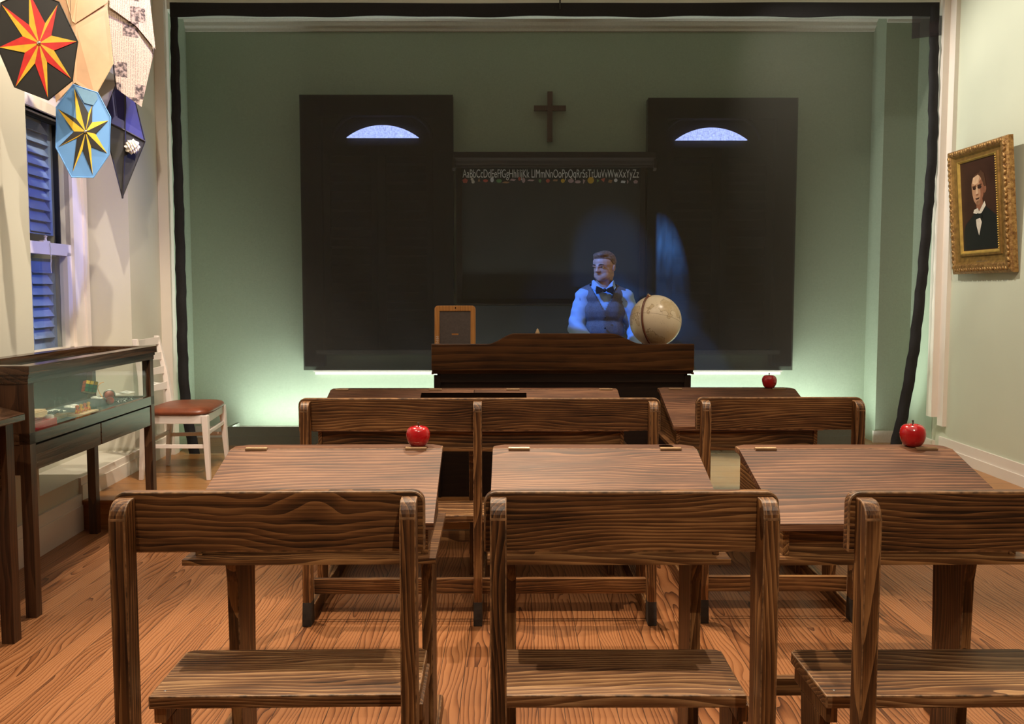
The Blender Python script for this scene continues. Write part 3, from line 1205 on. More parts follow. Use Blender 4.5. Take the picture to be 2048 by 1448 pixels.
# ------------------------------------------------------------------ apples
def apple(px, Yc, z, r, label, rz):
    p = atY(px, 700, Yc)
    t = thing('apple', label, 'apple', (p.x, Yc, z), rz, 'red apples on the desks')
    bm = NB()
    prof = [(0, .03), (.008, .022), (.018, .008), (.03, .001), (.05, .0), (.07, .012), (.09, .045), (.1, .085), (.1, .115), (.092, .145), (.074, .166), (.05, .175), (.028, .168), (.012, .152), (0, .142)]
    k = r / .1
    lathe(bm, [(a * k, b2 * k) for a, b2 in prof], (0, 0, 0), 36)
    for v in bm.verts:
        v.co.x *= 1 + .03 * math.sin(v.co.z * 40)
        v.co.y *= .97
    o = obj('fruit', bm, M['apple'], t, smooth=True)
    sm = o.modifiers.new('s', 'SUBSURF')
    sm.levels = sm.render_levels = 1
    bm = NB()
    tube(bm, [(0, 0, 1.42 * r), (.06 * r, 0, 1.7 * r), (.02 * r, .02 * r, 2.05 * r)], [.05 * r, .045 * r, .09 * r], 8)
    obj('stem', bm, M['stem'], t, smooth=True)


apple(835, 2.765, .8925, .0385, 'red apple on the front row desk left of the aisle', .4)
apple(1831, 2.765, .8925, .042, 'red apple on the front row desk nearest the portrait', 1.3)
apple(1540, 4.46, .8925, .0385, 'red apple on the second row desk in front of the glowing wall', 2.2)

# ------------------------------------------------------------------ teacher's desk
TX = atY(863, 688, 4.98).x
TX1 = atY(1388, 688, 4.98).x
cx = (TX + TX1) / 2
td = thing('teacher_desk', 'dark brown teacher desk on the stage with a raised shaped front board', 'desk', (cx, 5.0, ST_Z))
hw = (TX1 - TX) / 2
TZ = .945 - ST_Z
zl = atY(1000, 688, 4.97).z - ST_Z
zh = atY(1100, 667, 4.97).z - ST_Z
zbm = atY(1000, 741, 4.97).z - ST_Z
pa, pb = atY(945, 688, 4.97).x - cx, atY(1308, 688, 4.97).x - cx
qa, qb = atY(1030, 667, 4.97).x - cx, atY(1222, 667, 4.97).x - cx
pts = [(-hw, zbm), (hw, zbm), (hw, zl)]
def scurve(x0, z0, x1, z1, n=12):
    return [(x0 + (x1 - x0) * i / n, z0 + (z1 - z0) * (3 * (i / n) ** 2 - 2 * (i / n) ** 3)) for i in range(n + 1)]
ra, rb = atY(1285, 688, 4.97).x - cx, atY(975, 688, 4.97).x - cx
pts += scurve(ra, zl, qb, zh) + scurve(qa, zh, rb, zl) + [(-hw, zl)]
bm = NB()
prism(bm, pts, 1, -.035, -.005)
bevel(bm, .004, 3)
obj('front_board', bm, M['tdesk'], td)
for s in (-1, 1):
    bm = NB()
    box(bm, s * hw - (.011 if s > 0 else 0), s * hw + (0 if s > 0 else .011), -.03, .62, zbm - .012, TZ - .0305)
    bevel(bm, .003)
    obj('side_board', bm, M['tdesk'], td)
bx('desktop', (-hw, hw, -.0045, .63, TZ - .03, TZ), M['tdesk'], td, .004)
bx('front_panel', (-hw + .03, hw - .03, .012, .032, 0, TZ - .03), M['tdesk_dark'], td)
for s in (-1, 1):
    x0 = s * (hw - .03)
    x1 = s * (hw - .45)
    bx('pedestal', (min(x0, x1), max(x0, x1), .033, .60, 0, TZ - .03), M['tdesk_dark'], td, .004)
bm = NB()
box(bm, -hw + .012, -hw + .05, -.006, .03, 0, TZ - .04)
box(bm, hw - .05, hw - .012, -.006, .03, 0, TZ - .04)
box(bm, -hw + .05, hw - .05, -.003, .02, TZ - .08, TZ - .03)
bevel(bm, .003)
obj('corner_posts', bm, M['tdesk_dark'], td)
TOPZ = ST_Z + TZ

# writing slate
a = atY(869, 612, 5.12)
b = atY(951, 612, 5.12)
sw = (b.x - a.x)
sh = a.z - TOPZ
sl = thing('writing_slate', 'small writing slate in a light wooden frame standing on the teacher desk', 'slate', ((a.x + b.x) / 2, 5.10, TOPZ + .003))
bm = NB()
out = round_outline(-sw / 2, sw / 2, 0, sh, .022, .022, 6)
inn = round_outline(-sw / 2 + .031, sw / 2 - .031, .035, sh - .034, .0, .0, 6)
# frame as four bars with rounded outer corners
def ring_prism(bm, outer, ix0, ix1, iz0, iz1, y0, y1):
    n = len(outer)
    inner = []
    for (x, z) in outer:
        inner.append((min(max(x, ix0), ix1), min(max(z, iz0), iz1)))
    vo0 = [bm.verts.new((x, y0, z)) for x, z in outer]
    vi0 = [bm.verts.new((x, y0, z)) for x, z in inner]
    vo1 = [bm.verts.new((x, y1, z)) for x, z in outer]
    vi1 = [bm.verts.new((x, y1, z)) for x, z in inner]
    for i in range(n):
        j = (i + 1) % n
        for q in ((vo0[i], vo0[j], vi0[j], vi0[i]), (vo1[i], vi1[i], vi1[j], vo1[j]), (vo0[i], vo1[i], vo1[j], vo0[j]), (vi0[i], vi0[j], vi1[j], vi1[i])):
            if len({tuple(v.co) for v in q}) > 2:
                try:
                    bm.faces.new(q)
                except ValueError:
                    pass
    bmesh.ops.remove_doubles(bm, verts=bm.verts[:], dist=1e-5)
    bmesh.ops.recalc_face_normals(bm, faces=bm.faces[:])
ring_prism(bm, out, -sw / 2 + .03, sw / 2 - .03, .035, sh - .033, 0, .014)
bevel(bm, .003)
fr_ = obj('frame', bm, M['slate_wood'], sl)
fr_.rotation_euler = (R(-3), 0, 0)
bm = NB()
box(bm, -sw / 2 + .028, sw / 2 - .028, .005, .01, .033, sh - .03)
o = obj('slate_panel', bm, M['slate'], sl); o.rotation_euler = (R(-3), 0, 0)
bm = NB()
lathe(bm, [(0, 0), (.0045, 0), (.0045, .001), (0, .001)], (0, 0, 0), 12)
bmesh.ops.rotate(bm, verts=bm.verts[:], cent=(0, 0, 0), matrix=Matrix.Rotation(R(90), 3, 'X'))
bmesh.ops.translate(bm, verts=bm.verts[:], vec=(.003, 0.0, sh - .014))
o = obj('hanging_hole_shade', bm, M['hole'], sl); o.rotation_euler = (R(-3), 0, 0)
bm = NB()
for i in range(5):
    z = .235 + i * .012 if False else sh - .19 - i * .011
    tube(bm, [(-sw / 2 + .008, -.001, z), (-sw / 2 + .014 + .004 * (i % 2), -.001, z + .006), (-sw / 2 + .02, -.001, z - .002), (-sw / 2 + .024, -.001, z + .005)], .0012, 5)
o = obj('painted_scribble', bm, M['chalk'], sl); o.rotation_euler = (R(-3), 0, 0)
bm = NB()
prism(bm, [(.015, .02), (.12, 0), (.125, .006), (.015, .2)], 0, -.02, .02)
obj('easel_foot', bm, M['slate_wood'], sl)

# globe
gc = atY(1311, 642, 5.30)
GR = 51.5 / F * 5.30
gl_ = thing('globe', 'antique cream desk globe with a brown half meridian on the teacher desk', 'globe', (gc.x, 5.30, TOPZ + .001))
t = NT('globe_map')
tc = t.n('TexCoord')
nz = t.n('TexNoise', i_Scale=9.0, i_Detail=8.0, i_Roughness=.55)
t.l(tc.outputs['Object'], nz.inputs['Vector'])
land = t.ramp(nz.outputs['Fac'], [(.55, (.76, .64, .46)), (.562, (.30, .20, .10)), (.575, (.66, .53, .34)), (.66, (.58, .44, .26)), (.7, (.66, .53, .34))])
sp = t.n('SeparateXYZ')
t.l(tc.outputs['Object'], sp.inputs[0])
eq = t.math('LESS_THAN', t.math('ABSOLUTE', sp.outputs[2]), .0012)
nm = t.n('TexNoise', i_Scale=160.0, i_Detail=2.0)
t.l(tc.outputs['Object'], nm.inputs['Vector'])
lab = t.math('MULTIPLY', t.math('GREATER_THAN', nm.outputs['Fac'], .68), .35)
c1_ = t.mix(lab, land, (.3, .2, .1))
t.bsdf(Base_Color=t.mix(t.math('MULTIPLY', eq, .7), c1_, (.25, .15, .08)), Roughness=.28)
bm = NB()
bmesh.ops.create_uvsphere(bm, u_segments=64, v_segments=32, radius=GR)
gb = obj('map_ball', bm, t.m, gl_, smooth=True)
gz = gc.z - TOPZ
gb.location = (0, 0, gz)
gb.rotation_euler = (R(10), R(-17), R(205))
bm = NB()
arc = []
AX = Euler((R(10), R(-17), 0)).to_matrix()
for i in range(33):
    a = PI * i / 32
    v = Vector((-math.sin(a) * .62, -math.sin(a) * .78, math.cos(a))) * (GR + .007)
    arc.append(AX @ v + Vector((0, 0, gz)))
tube(bm, arc, .0065, 8)
mer = obj('meridian_arm', bm, plain('globe_meridian', (.13, .035, .015), .35, var=.15), gl_, smooth=True)
bm = NB()
top = AX @ Vector((0, 0, GR + .004)) + Vector((0, 0, gz))
ball(bm, top, (.016, .012, .009), 12)
ball(bm, top + Vector((-.004, 0, .008)), .007, 10)
obj('pole_cap', bm, M['brass'], gl_, smooth=True)
bm = NB()
lathe(bm, [(0, 0), (.085, 0), (.085, .012), (.06, .024), (.02, .035), (.014, .06), (.02, .085), (.012, max(.09, gz - GR - .004)), (0, max(.09, gz - GR - .004))], (0, 0, 0), 28)
obj('base', bm, M['tdesk'], gl_, smooth=True)

# hand bell
p = atY(1075, 657, 5.30)
hb = thing('hand_bell', 'small hand bell with pale wooden handle behind the raised desk board', 'bell', (p.x, 5.30, TOPZ + .001))
bh = p.z - TOPZ
bm = NB()
lathe(bm, [(.0, .0), (.05, 0), (.052, .006), (.04, .03), (.034, .06), (.028, .08), (.012, .09), (0, .092)], (0, 0, 0), 28)
obj('bell_cup', bm, M['brass'], hb, smooth=True)
bm = NB()
lathe(bm, [(0, .09), (.009, .09), (.008, .11), (.013, bh - .045), (.0135, bh - .025), (.008, bh - .014), (.006, bh - .006), (0, bh)], (0, 0, 0), 20)
obj('handle', bm, M['palewood'], hb, smooth=True)

# ------------------------------------------------------------------ white chair
ch = thing('chair', 'white ladder back chair with a brown padded seat beside the glass case', 'chair', (-2.2, 5.7, ST_Z))
co = Vector((-2.2, 5.7, ST_Z))
def cl(px, py, Y):
    return atY(px, py, Y) - co
FN, FF = atZ(418, 960, ST_Z) - co, Vector((-2.03, 6.0, ST_Z)) - co
BN, BF = atZ(283, 960, ST_Z) - co, atZ(336, 931, ST_Z) - co
SZ = .425
FNt = Vector((FN.x - .015, FN.y + .0, SZ)); FFt = Vector((FF.x - .02, FF.y - .03, SZ))
BNt = Vector((BN.x + .03, BN.y + .0, SZ)); BFt = Vector((BF.x + .035, BF.y - .01, SZ))
def leg4(name, a, b2, w0, w1, d0=None, d1=None, bev=.004):
    bm = NB()
    d0, d1 = d0 or w0, d1 or w1
    vs = []
    for p, w, d in ((a, w0, d0), (b2, w1, d1)):
        vs.append([bm.verts.new((p.x + sx * w / 2, p.y + sy * d / 2, p.z)) for sx, sy in ((-1, -1), (1, -1), (1, 1), (-1, 1))])
    bm.faces.new(vs[0][::-1]); bm.faces.new(vs[1])
    for k in range(4):
        bm.faces.new((vs[0][k], vs[0][(k + 1) % 4], vs[1][(k + 1) % 4], vs[1][k]))
    bmesh.ops.recalc_face_normals(bm, faces=bm.faces[:])
    bevel(bm, bev)
    return obj(name, bm, M['chairw'], ch)
leg4('leg', FN, FNt, .026, .042)
leg4('leg', FF, FFt, .026, .042)
TN, TF = atY(270, 678, 5.46) - co, atY(313, 671, 5.94) - co
for a, m, tp in ((BN, BNt, TN), (BF, BFt, TF)):
    bm = NB()
    rings = []
    for p, w in ((a, .026), (m, .04), (m.lerp(tp, .5) + Vector((.012, 0, 0)), .036), (tp, .03)):
        rings.append([bm.verts.new((p.x + sx * w / 2, p.y + sy * w / 2, p.z)) for sx, sy in ((-1, -1), (1, -1), (1, 1), (-1, 1))])
    bm.faces.new(rings[0][::-1]); bm.faces.new(rings[-1])
    for r0, r1 in zip(rings, rings[1:]):
        for k in range(4):
            bm.faces.new((r0[k], r0[(k + 1) % 4], r1[(k + 1) % 4], r1[k]))
    bmesh.ops.recalc_face_normals(bm, faces=bm.faces[:])
    bevel(bm, .004, angle=50)
    obj('back_post', bm, M['chairw'], ch)
for f_ in (.30, .52, .72, .93):
    pa_, pb_ = BNt.lerp(TN, f_), BFt.lerp(TF, f_)
    bm = NB()
    prev = None
    for i in range(9):
        u = i / 8
        p = pa_.lerp(pb_, u) + Vector((-.03 * math.sin(PI * u) + .01, 0, 0))
        hh = .021 + .006 * abs(2 * u - 1) ** 2
        ring = [bm.verts.new(p + Vector(q)) for q in ((-.006, 0, -hh), (.006, 0, -hh), (.006, 0, hh), (-.006, 0, hh))]
        if prev:
            for k in range(4):
                bm.faces.new((prev[k], prev[(k + 1) % 4], ring[(k + 1) % 4], ring[k]))
        else:
            bm.faces.new(ring[::-1])
        prev = ring
    bm.faces.new(prev)
    bmesh.ops.recalc_face_normals(bm, faces=bm.faces[:])
    obj('back_slat', bm, M['chairw'], ch)
# aprons and stretchers
def bar(name, a, b2, h, w):
    bm = NB()
    d = (b2 - a); L = d.length
    vs = box(bm, 0, L, -w / 2, w / 2, -h, 0)
    q = d.to_track_quat('X', 'Z')
    bmesh.ops.transform(bm, matrix=Matrix.Translation(a) @ q.to_matrix().to_4x4(), verts=bm.verts[:])
    bevel(bm, .003)
    return obj(name, bm, M['chairw'], ch)
for a, b2 in ((FNt, FFt), (FNt, BNt), (FFt, BFt), (BNt, BFt)):
    bar('apron', a.copy(), b2.copy(), .055, .02)
for (a0, a1), (b0, b1), f_ in (((FN, FNt), (BN, BNt), .55), ((FF, FFt), (BF, BFt), .55), ((FN, FNt), (FF, FFt), .74), ((BN, BNt), (BF, BFt), .6)):
    bar('stretcher', a0.lerp(a1, f_), b0.lerp(b1, f_), .026, .014)
bm = NB()
crn = [FNt + Vector((.03, -.03, 0)), FFt + Vector((.035, .03, 0)), BFt + Vector((-.015, .02, 0)), BNt + Vector((-.015, -.025, 0))]
cc = sum(crn, Vector()) / 4
n = 40
rings = []
for rr, zz in ((.94, .0), (1.0, .008), (1.0, .022), (.95, .036), (.8, .046), (.5, .052), (.2, .054)):
    ring = []
    for i in range(n):
        a = 2 * PI * i / n
        ca, sa = math.cos(a), math.sin(a)
        e = .42
        u = math.copysign(abs(ca) ** e, ca); v = math.copysign(abs(sa) ** e, sa)
        # bilinear map of square to the quad
        U, V = (u + 1) / 2, (v + 1) / 2
        p = (crn[3] * (1 - U) + crn[0] * U) * (1 - V) + (crn[2] * (1 - U) + crn[1] * U) * V
        q = cc + (p - cc) * rr
        ring.append(bm.verts.new((q.x, q.y, SZ + zz)))
    rings.append(ring)
for r0, r1 in zip(rings, rings[1:]):
    for i in range(n):
        bm.faces.new((r0[i], r0[(i + 1) % n], r1[(i + 1) % n], r1[i]))
bm.faces.new(rings[-1]); bm.faces.new(rings[0][::-1])
bmesh.ops.recalc_face_normals(bm, faces=bm.faces[:])
obj('seat_cushion', bm, M['leather'], ch, smooth=True)

# ------------------------------------------------------------------ display case
CX0, CX1, CY0, CY1 = -2.43, -2.055, 3.56, 4.88
dc = thing('display_case', 'long dark wood display case with glass sides full of old toys', 'display case', ((CX0 + CX1) / 2, (CY0 + CY1) / 2, 0), R(1.2))
hx, hy = (CX1 - CX0) / 2, (CY1 - CY0) / 2
WY = M['case0']; WZ = M['casez']
for sx in (-1, 1):
    for sy in (-1, 1):
        x0 = sx * hx - (.045 if sx > 0 else 0)
        y0 = sy * hy - (.045 if sy > 0 else 0)
        bx('leg', (x0, x0 + .045, y0, y0 + .045, 0, 1.035), WZ, dc, .003)
bm = NB()
o_, i_ = .016, .05
for (a0, a1, b0, b1) in ((-hx - o_, -hx + i_, -hy - o_, hy + o_), (hx - i_, hx + o_, -hy - o_, hy + o_), (-hx + i_, hx - i_, -hy - o_, -hy + i_), (-hx + i_, hx - i_, hy - i_, hy + o_)):
    box(bm, a0, a1, b0, b1, 1.052, 1.088)
bevel(bm, .004)
obj('top_frame', bm, WY, dc)
bm = NB()
for k, (z0, z1, e) in enumerate(((1.035, 1.052, .008), (1.012, 1.035, .003))):
    for (a0, a1, b0, b1) in ((-hx - e, -hx + .03, -hy - e, hy + e), (hx - .03, hx + e, -hy - e, hy + e), (-hx + .03, hx - .03, -hy - e, -hy + .03), (-hx + .03, hx - .03, hy - .03, hy + e)):
        box(bm, a0, a1, b0, b1, z0, z1)
bevel(bm, .003)
obj('moulding', bm, WY, dc)
bm = NB()
for (a0, a1, b0, b1) in ((-hx, -hx + .03, -hy, hy), (hx - .03, hx, -hy, hy), (-hx + .03, hx - .03, -hy, -hy + .03), (-hx + .03, hx - .03, hy - .03, hy)):
    box(bm, a0, a1, b0, b1, .752, .80)
bevel(bm, .004)
obj('lower_rail', bm, WY, dc)
bx('end_panel', (-hx + .045, hx - .045, -hy + .004, -hy + .02, .62, 1.035), WZ, dc)
for k in range(2):
    y0 = -hy + .05 + k * (2 * hy - .09) / 2
    y1 = y0 + (2 * hy - .09) / 2 - .012
    bx('drawer_front', (hx - .022, hx - .004, y0, y1, .635, .742), WY, dc, .003)
bx('drawer_case', (-hx + .01, hx - .03, -hy + .03, hy - .03, .63, .748), WZ, dc)
bx('case_floor', (-hx + .01, hx - .031, -hy + .03, hy - .03, .775, .79), M['felt'], dc)
bm = NB(); box(bm, -hx + .04, hx - .04, -hy + .04, hy - .04, 1.066, 1.071)
obj('top_glass', bm, M['glass'], dc)
bm = NB(); box(bm, hx - .014, hx - .011, -hy + .045, hy - .045, .80, 1.035)
obj('side_glass', bm, M['glass'], dc)
bm = NB(); box(bm, -hx + .045, hx - .045, hy - .014, hy - .011, .80, 1.035)
obj('side_glass', bm, M['glass'], dc)
bx('back_panel', (-hx + .008, -hx + .016, -hy + .045, hy - .045, .79, 1.035), plain('case_back_board', (.03, .016, .010), .85, spec=.08), dc)
FZ = .791


def on_case(px, py, dz=0.0):
    p = atZ(px, py, FZ + dz)
    return (p.x, p.y, FZ)


# contents of the case
CARDS = [(118, 771, 'paper label card lying next to the pale wooden box'), (97, 796, 'paper label card lying beside the black beads'), (112, 824, 'paper label card lying beside the red drawing toy'),
         (149, 814, 'paper label card in front of the yellow peg puppets'), (148, 768, 'paper label card left of the puzzle cube'), (193, 768, 'paper label card right of the puzzle cube'),
         (226, 790, 'paper label card in front of the red ball'), (255, 786, 'paper label card at the far end of the case')]
for px, py, lb in CARDS:
    x, y, z = on_case(px, py)
    x = max(-2.36, min(-2.12, x))
    t_ = thing('label_card', lb, 'label', (x, y, FZ), R(random.uniform(-12, 6)), 'label cards in the display case')
    bm = NB()
    prism(bm, [(-.03, 0), (.03, 0), (.03, .002), (-.03, .010)], 1, -.042, .042)
    obj('card', bm, M['card'], t_)
    bm = NB()
    for k in range(2):
        box(bm, -.012 + k * .016, -.008 + k * .016, -.025, .02 - .012 * k, .004 - .002 * k + .0035, .0048 - .002 * k + .0035)
    obj('print', bm, M['ink'], t_)

# red drawing toy
x, y, z = on_case(60, 815)
dt = thing('drawing_toy', 'red framed drawing toy with grey screen and white knob', 'toy', (-2.2, 3.745, FZ), R(1))
M['toyred'] = plain('toy_red_plastic', (.52, .012, .022), .3, var=.05)
bm = NB()
ring_pts = [(-.105, -.12, .105, .12)]
for (a0, a1, b0, b1) in ((-.11, -.07, -.13, .13), (.06, .11, -.13, .13), (-.07, .06, -.13, -.095), (-.07, .06, .095, .13)):
    box(bm, a0, a1, b0, b1, 0, .032)
bevel(bm, .008, 3)
obj('frame', bm, M['toyred'], dt)
bx('screen', (-.072, .062, -.097, .097, .005, .018), plain('toy_grey_screen', (.42, .43, .42), .35, var=.05), dt)
for yy in (-.11, .11):
    bm = NB()
    lathe(bm, [(0, 0), (.019, 0), (.019, .012), (.015, .017), (0, .018)], (.087, yy, .03), 24)
    obj('knob', bm, M['card'], dt, smooth=False)

# pale wooden box, paddle, stick
wb = thing('wooden_box', 'pale lidded wooden box with dark lettering at near end of case', 'box', (-2.315, 3.985, FZ), R(0))
bx('box_body', (-.06, .06, -.11, .11, 0, .035), M['palewood'], wb, .003)
bx('sliding_lid', (-.055, .055, -.125, .105, .0352, .042), M['palewood'], wb, .002)
bm = NB()
for k in range(7):
    box(bm, -.008, .012, -.055 + k * .015, -.045 + k * .015, .0421, .0426)
obj('lettering', bm, M['ink'], wb)
pd = thing('wooden_paddle', 'dark oval wooden paddle lying between the pale box and the stick', 'paddle', (-2.225, 4.11, FZ), R(-22))
bm = NB()
prism(bm, [(.055 * math.cos(2 * PI * i / 28), .08 * math.sin(2 * PI * i / 28)) for i in range(28)], 2, 0, .01)
obj('blade', bm, wood('paddle_wood', 1, (.1, .045, .015), (.17, .085, .03), (.22, .12, .05), ring=20), pd)
bx('handle', (-.012, .012, -.15, -.075, .0, .012), M['palewood'], pd, .003)
st = thing('wooden_stick', 'long pale wooden stick lying diagonally behind the red toy', 'stick', (-2.175, 3.985, FZ), R(2))
bx('stick_body', (-.014, .014, -.11, .18, 0, .014), M['palewood'], st, .002)
bx('groove', (-.004, .004, -.1, .17, .0141, .0145), M['slate_wood'], st)
for k in range(18):
    bm = NB()
    x0, y0 = -2.27 + random.uniform(-.035, .035), 4.17 + random.uniform(-.07, .07)
    ball(bm, (0, 0, .009), .009, 10)
    o = obj('bead', bm, M['sticks'], smooth=True, loc=(x0, y0, FZ))
    tag(o, 'small shiny black bead in the heap in the middle of the case', 'bead', 'black beads in the display case')
# peg puppets on a board
pp = thing('puppet_board', 'pale board carrying a row of yellow and orange peg puppets', 'toy', (-2.135, 4.20, FZ), R(4))
bx('board', (-.04, .04, -.09, .09, 0, .012), M['palewood'], pp, .003)
PY = plain('puppet_yellow', (.75, .42, .06), .5); PO = plain('puppet_orange', (.6, .11, .015), .5)
for k in range(4):
    bm = NB()
    y0 = -.065 + k * .043
    lathe(bm, [(0, .012), (.011, .012), (.009, .03), (.005, .036), (.009, .043), (.008, .051), (0, .055)], (0, y0, 0), 16)
    tube(bm, [(.0, y0 - .018, .02), (0, y0, .033), (0, y0 + .018, .02)], .0035, 6, mat=1)
    tube(bm, [(.004, y0 - .006, .012), (.012, y0 - .008, .024)], .003, 6, mat=1)
    obj('puppet', bm, [PY if k % 2 else PO, PO if k % 2 else PY], pp, smooth=True)
# acrylic stand with puzzle cube
ac = thing('acrylic_stand', 'clear acrylic block stand under the puzzle cube', 'stand', (-2.19, 4.385, FZ), R(25))
bm = NB()
box(bm, -.06, .06, -.06, .06, 0, .004)
box(bm, -.045, .045, -.045, .045, .004, .066)
for k in range(6):
    box(bm, -.055 + k * .02, -.052 + k * .02, -.058, .058, .004, .03 + .004 * (k % 3))
bevel(bm, .002)
obj('block', bm, M['glass'], ac)
pc = thing('puzzle_cube', 'tilted twisting puzzle cube showing green and yellow faces', 'puzzle cube', (-2.19, 4.385, FZ + .068))
CM = {'g': plain('cube_green', (.01, .14, .055), .3), 'y': plain('cube_yellow', (.72, .52, .06), .3), 'o': plain('cube_orange', (.62, .1, .03), .3), 'b': plain('cube_body', (.01, .012, .01), .4)}
bm = NB()
E_ = .058
rotc = Euler((R(-10), R(14), R(40))).to_matrix().to_4x4()
Tm = Matrix.Translation((0, 0, .047)) @ rotc
vs = box(bm, -E_ / 2, E_ / 2, -E_ / 2, E_ / 2, -E_ / 2, E_ / 2)
bmesh.ops.transform(bm, matrix=Tm, verts=bm.verts[:])
cube = obj('cube_body', bm, CM['b'], pc)
for face in range(6):
    col = ('g', 'o', 'g', 'o', 'y', 'y')[face]
    for i in range(3):
        for j in range(3):
            bm = NB()
            h_ = E_ / 2
            u0 = -h_ + i * E_ / 3 + .0012; u1 = u0 + E_ / 3 - .0024
            v0 = -h_ + j * E_ / 3 + .0012; v1 = v0 + E_ / 3 - .0024
            e0, e1 = h_ - .0002, h_ + .0006
            if face == 0: box(bm, u0, u1, -e1, -e0, v0, v1)
            if face == 1: box(bm, e0, e1, u0, u1, v0, v1)
            if face == 2: box(bm, u0, u1, e0, e1, v0, v1)
            if face == 3: box(bm, -e1, -e0, u0, u1, v0, v1)
            if face == 4: box(bm, u0, u1, v0, v1, e0, e1)
            if face == 5: box(bm, u0, u1, v0, v1, -e1, -e0)
            cc_ = col
            if face in (0, 1) and j == 2:
                cc_ = 'y'
            bmesh.ops.transform(bm, matrix=Tm, verts=bm.verts[:])
            obj('tile', bm, CM[cc_], pc)
# glass jars / clear marbles
for k, (x0, y0) in enumerate(((-2.31, 4.25), (-2.28, 4.31), (-2.32, 4.33))):
    t_ = thing('glass_jar', ('small clear glass jar behind the peg puppets', 'small clear glass jar nearest the acrylic stand', 'small clear glass jar against the back of the case')[k], 'jar', (x0, y0, FZ), 0, 'clear glass jars in the display case')
    bm = NB()
    lathe(bm, [(0, .001), (.022, .001), (.024, .006), (.024, .05), (.018, .058), (.018, .066)], (0, 0, 0), 24)
    obj('jar_body', bm, M['glass'], t_, smooth=True)
    bm = NB()
    lathe(bm, [(.0195, .06), (.0195, .07), (0, .071)], (0, 0, 0), 24)
    obj('jar_lid', bm, M['glass'], t_, smooth=True)
bm = NB()
ball(bm, (0, 0, .021), .021, 24)
tag(obj('rubber_ball', bm, plain('ball_red', (.75, .06, .035), .35), smooth=True, loc=(-2.17, 4.56, FZ)), 'small bright red rubber ball among the metal jacks', 'ball')
for k in range(9):
    bm = NB()
    a = random.uniform(0, 3)
    x0, y0 = -2.16 + random.uniform(-.05, .045), 4.66 + random.uniform(-.07, .07)
    mt = Euler((R(35), R(30), a)).to_matrix()
    for d in ((1, 0, 0), (0, 1, 0), (0, 0, 1)):
        q = mt @ Vector(d) * .011
        tube(bm, [-q, q], .0016, 6)
        ball(bm, q, .003, 8); ball(bm, -q, .003, 8)
    zmin = min(v.co.z for v in bm.verts)
    bmesh.ops.translate(bm, verts=bm.verts[:], vec=(0, 0, -zmin))
    tag(obj('metal_jack', bm, M['steel'], smooth=True, loc=(x0, y0, FZ)), 'small six pointed metal jack lying beside the red ball', 'jack', 'metal jacks in the display case')
yo = thing('spinning_wheel_toy', 'round red and silver wheel toy standing with a looped orange cord', 'toy', (-2.25, 4.72, FZ), R(30)); yo.scale = (.62, .62, .62)
bm = NB()
tube(bm, [(.045 * math.cos(2 * PI * i / 32), 0, .052 + .045 * math.sin(2 * PI * i / 32)) for i in range(32)], .007, 8, closed=True)
obj('rim', bm, M['steel'], yo, smooth=True)
bm = NB()
lathe(bm, [(0, -.006), (.04, -.005), (.043, 0), (.04, .005), (0, .006)], (0, 0, 0), 28)
bmesh.ops.rotate(bm, verts=bm.verts[:], cent=(0, 0, 0), matrix=Matrix.Rotation(R(90), 3, 'X'))
bmesh.ops.translate(bm, verts=bm.verts[:], vec=(0, 0, .052))
obj('disc', bm, plain('toy_brick_red', (.3, .07, .05), .4), yo, smooth=True)
bm = NB()
pts = [(-.04 - .05 * math.sin(PI * i / 16), .01 + .02 * math.sin(2 * PI * i / 16), .01 + .16 * math.sin(PI * i / 32)) for i in range(17)]
tube(bm, pts, .003, 6)
obj('cord', bm, plain('toy_orange_cord', (.7, .3, .06), .5), yo, smooth=True)
bx('stand_foot', (-.03, .03, -.02, .02, 0, .006), M['glass'], yo)

# sloping reading stand at the left edge
rs = thing('reading_stand', 'dark wooden stand with sloping top at the left photo edge before the glass case', 'stand', (-2.19, 2.95, 0))
bm = NB()
prism(bm, [(-.19, 1.029), (.245, .915), (.245, .885), (-.19, .999)], 1, -.42, .42)
bevel(bm, .004)
obj('sloping_top', bm, WY, rs)
for sx, zt_ in ((-.14, .975), (.185, .895)):
    for sy in (-.385, .37):
        bx('leg', (sx - .025, sx + .025, sy - .025, sy + .025, 0, zt_), WZ, rs, .003)
bx('front_panel', (.165, .185, -.36, .345, .62, .88), WY, rs)
bx('end_panel', (-.12, .16, .375, .39, .62, .90), WZ, rs)
bx('end_panel', (-.12, .16, -.40, -.385, .62, .90), WZ, rs)

# ------------------------------------------------------------------ kites
def kite_frame(P0, nrm):
    return Vector(P0), Vector(nrm).normalized()


def kite(label, hub_px, Y, nrm, group='kites hung in the window corner'):
    P0 = atY(*hub_px, Y)
    n = Vector(nrm).normalized()
    t = thing('hanging_kite', label, 'kite', P0, 0, group)
    return t, P0, n


def kp(px, py, P0, n, off=0.0):
    return at_plane(px, py, P0, n) - P0 + n * off


def sheet(bm, pts, n, th=.003, mat=0):
    """Thin cloth or paper panel with real thickness; pts are in order."""
    v0 = [bm.verts.new(p) for p in pts]
    v1 = [bm.verts.new(p - n * th) for p in pts]
    k = len(pts)
    fs = [bm.faces.new(v0), bm.faces.new(v1[::-1])]
    for i in range(k):
        fs.append(bm.faces.new((v0[i], v0[(i + 1) % k], v1[(i + 1) % k], v1[i])))
    for f_ in fs:
        f_.material_index = mat
    bmesh.ops.recalc_face_normals(bm, faces=fs)


def hang_string(t, P, top):
    bm = NB()
    tube(bm, [P, (P.x, P.y, top)], .0012, 5)
    obj('hanging_string', bm, M['cable'], t)


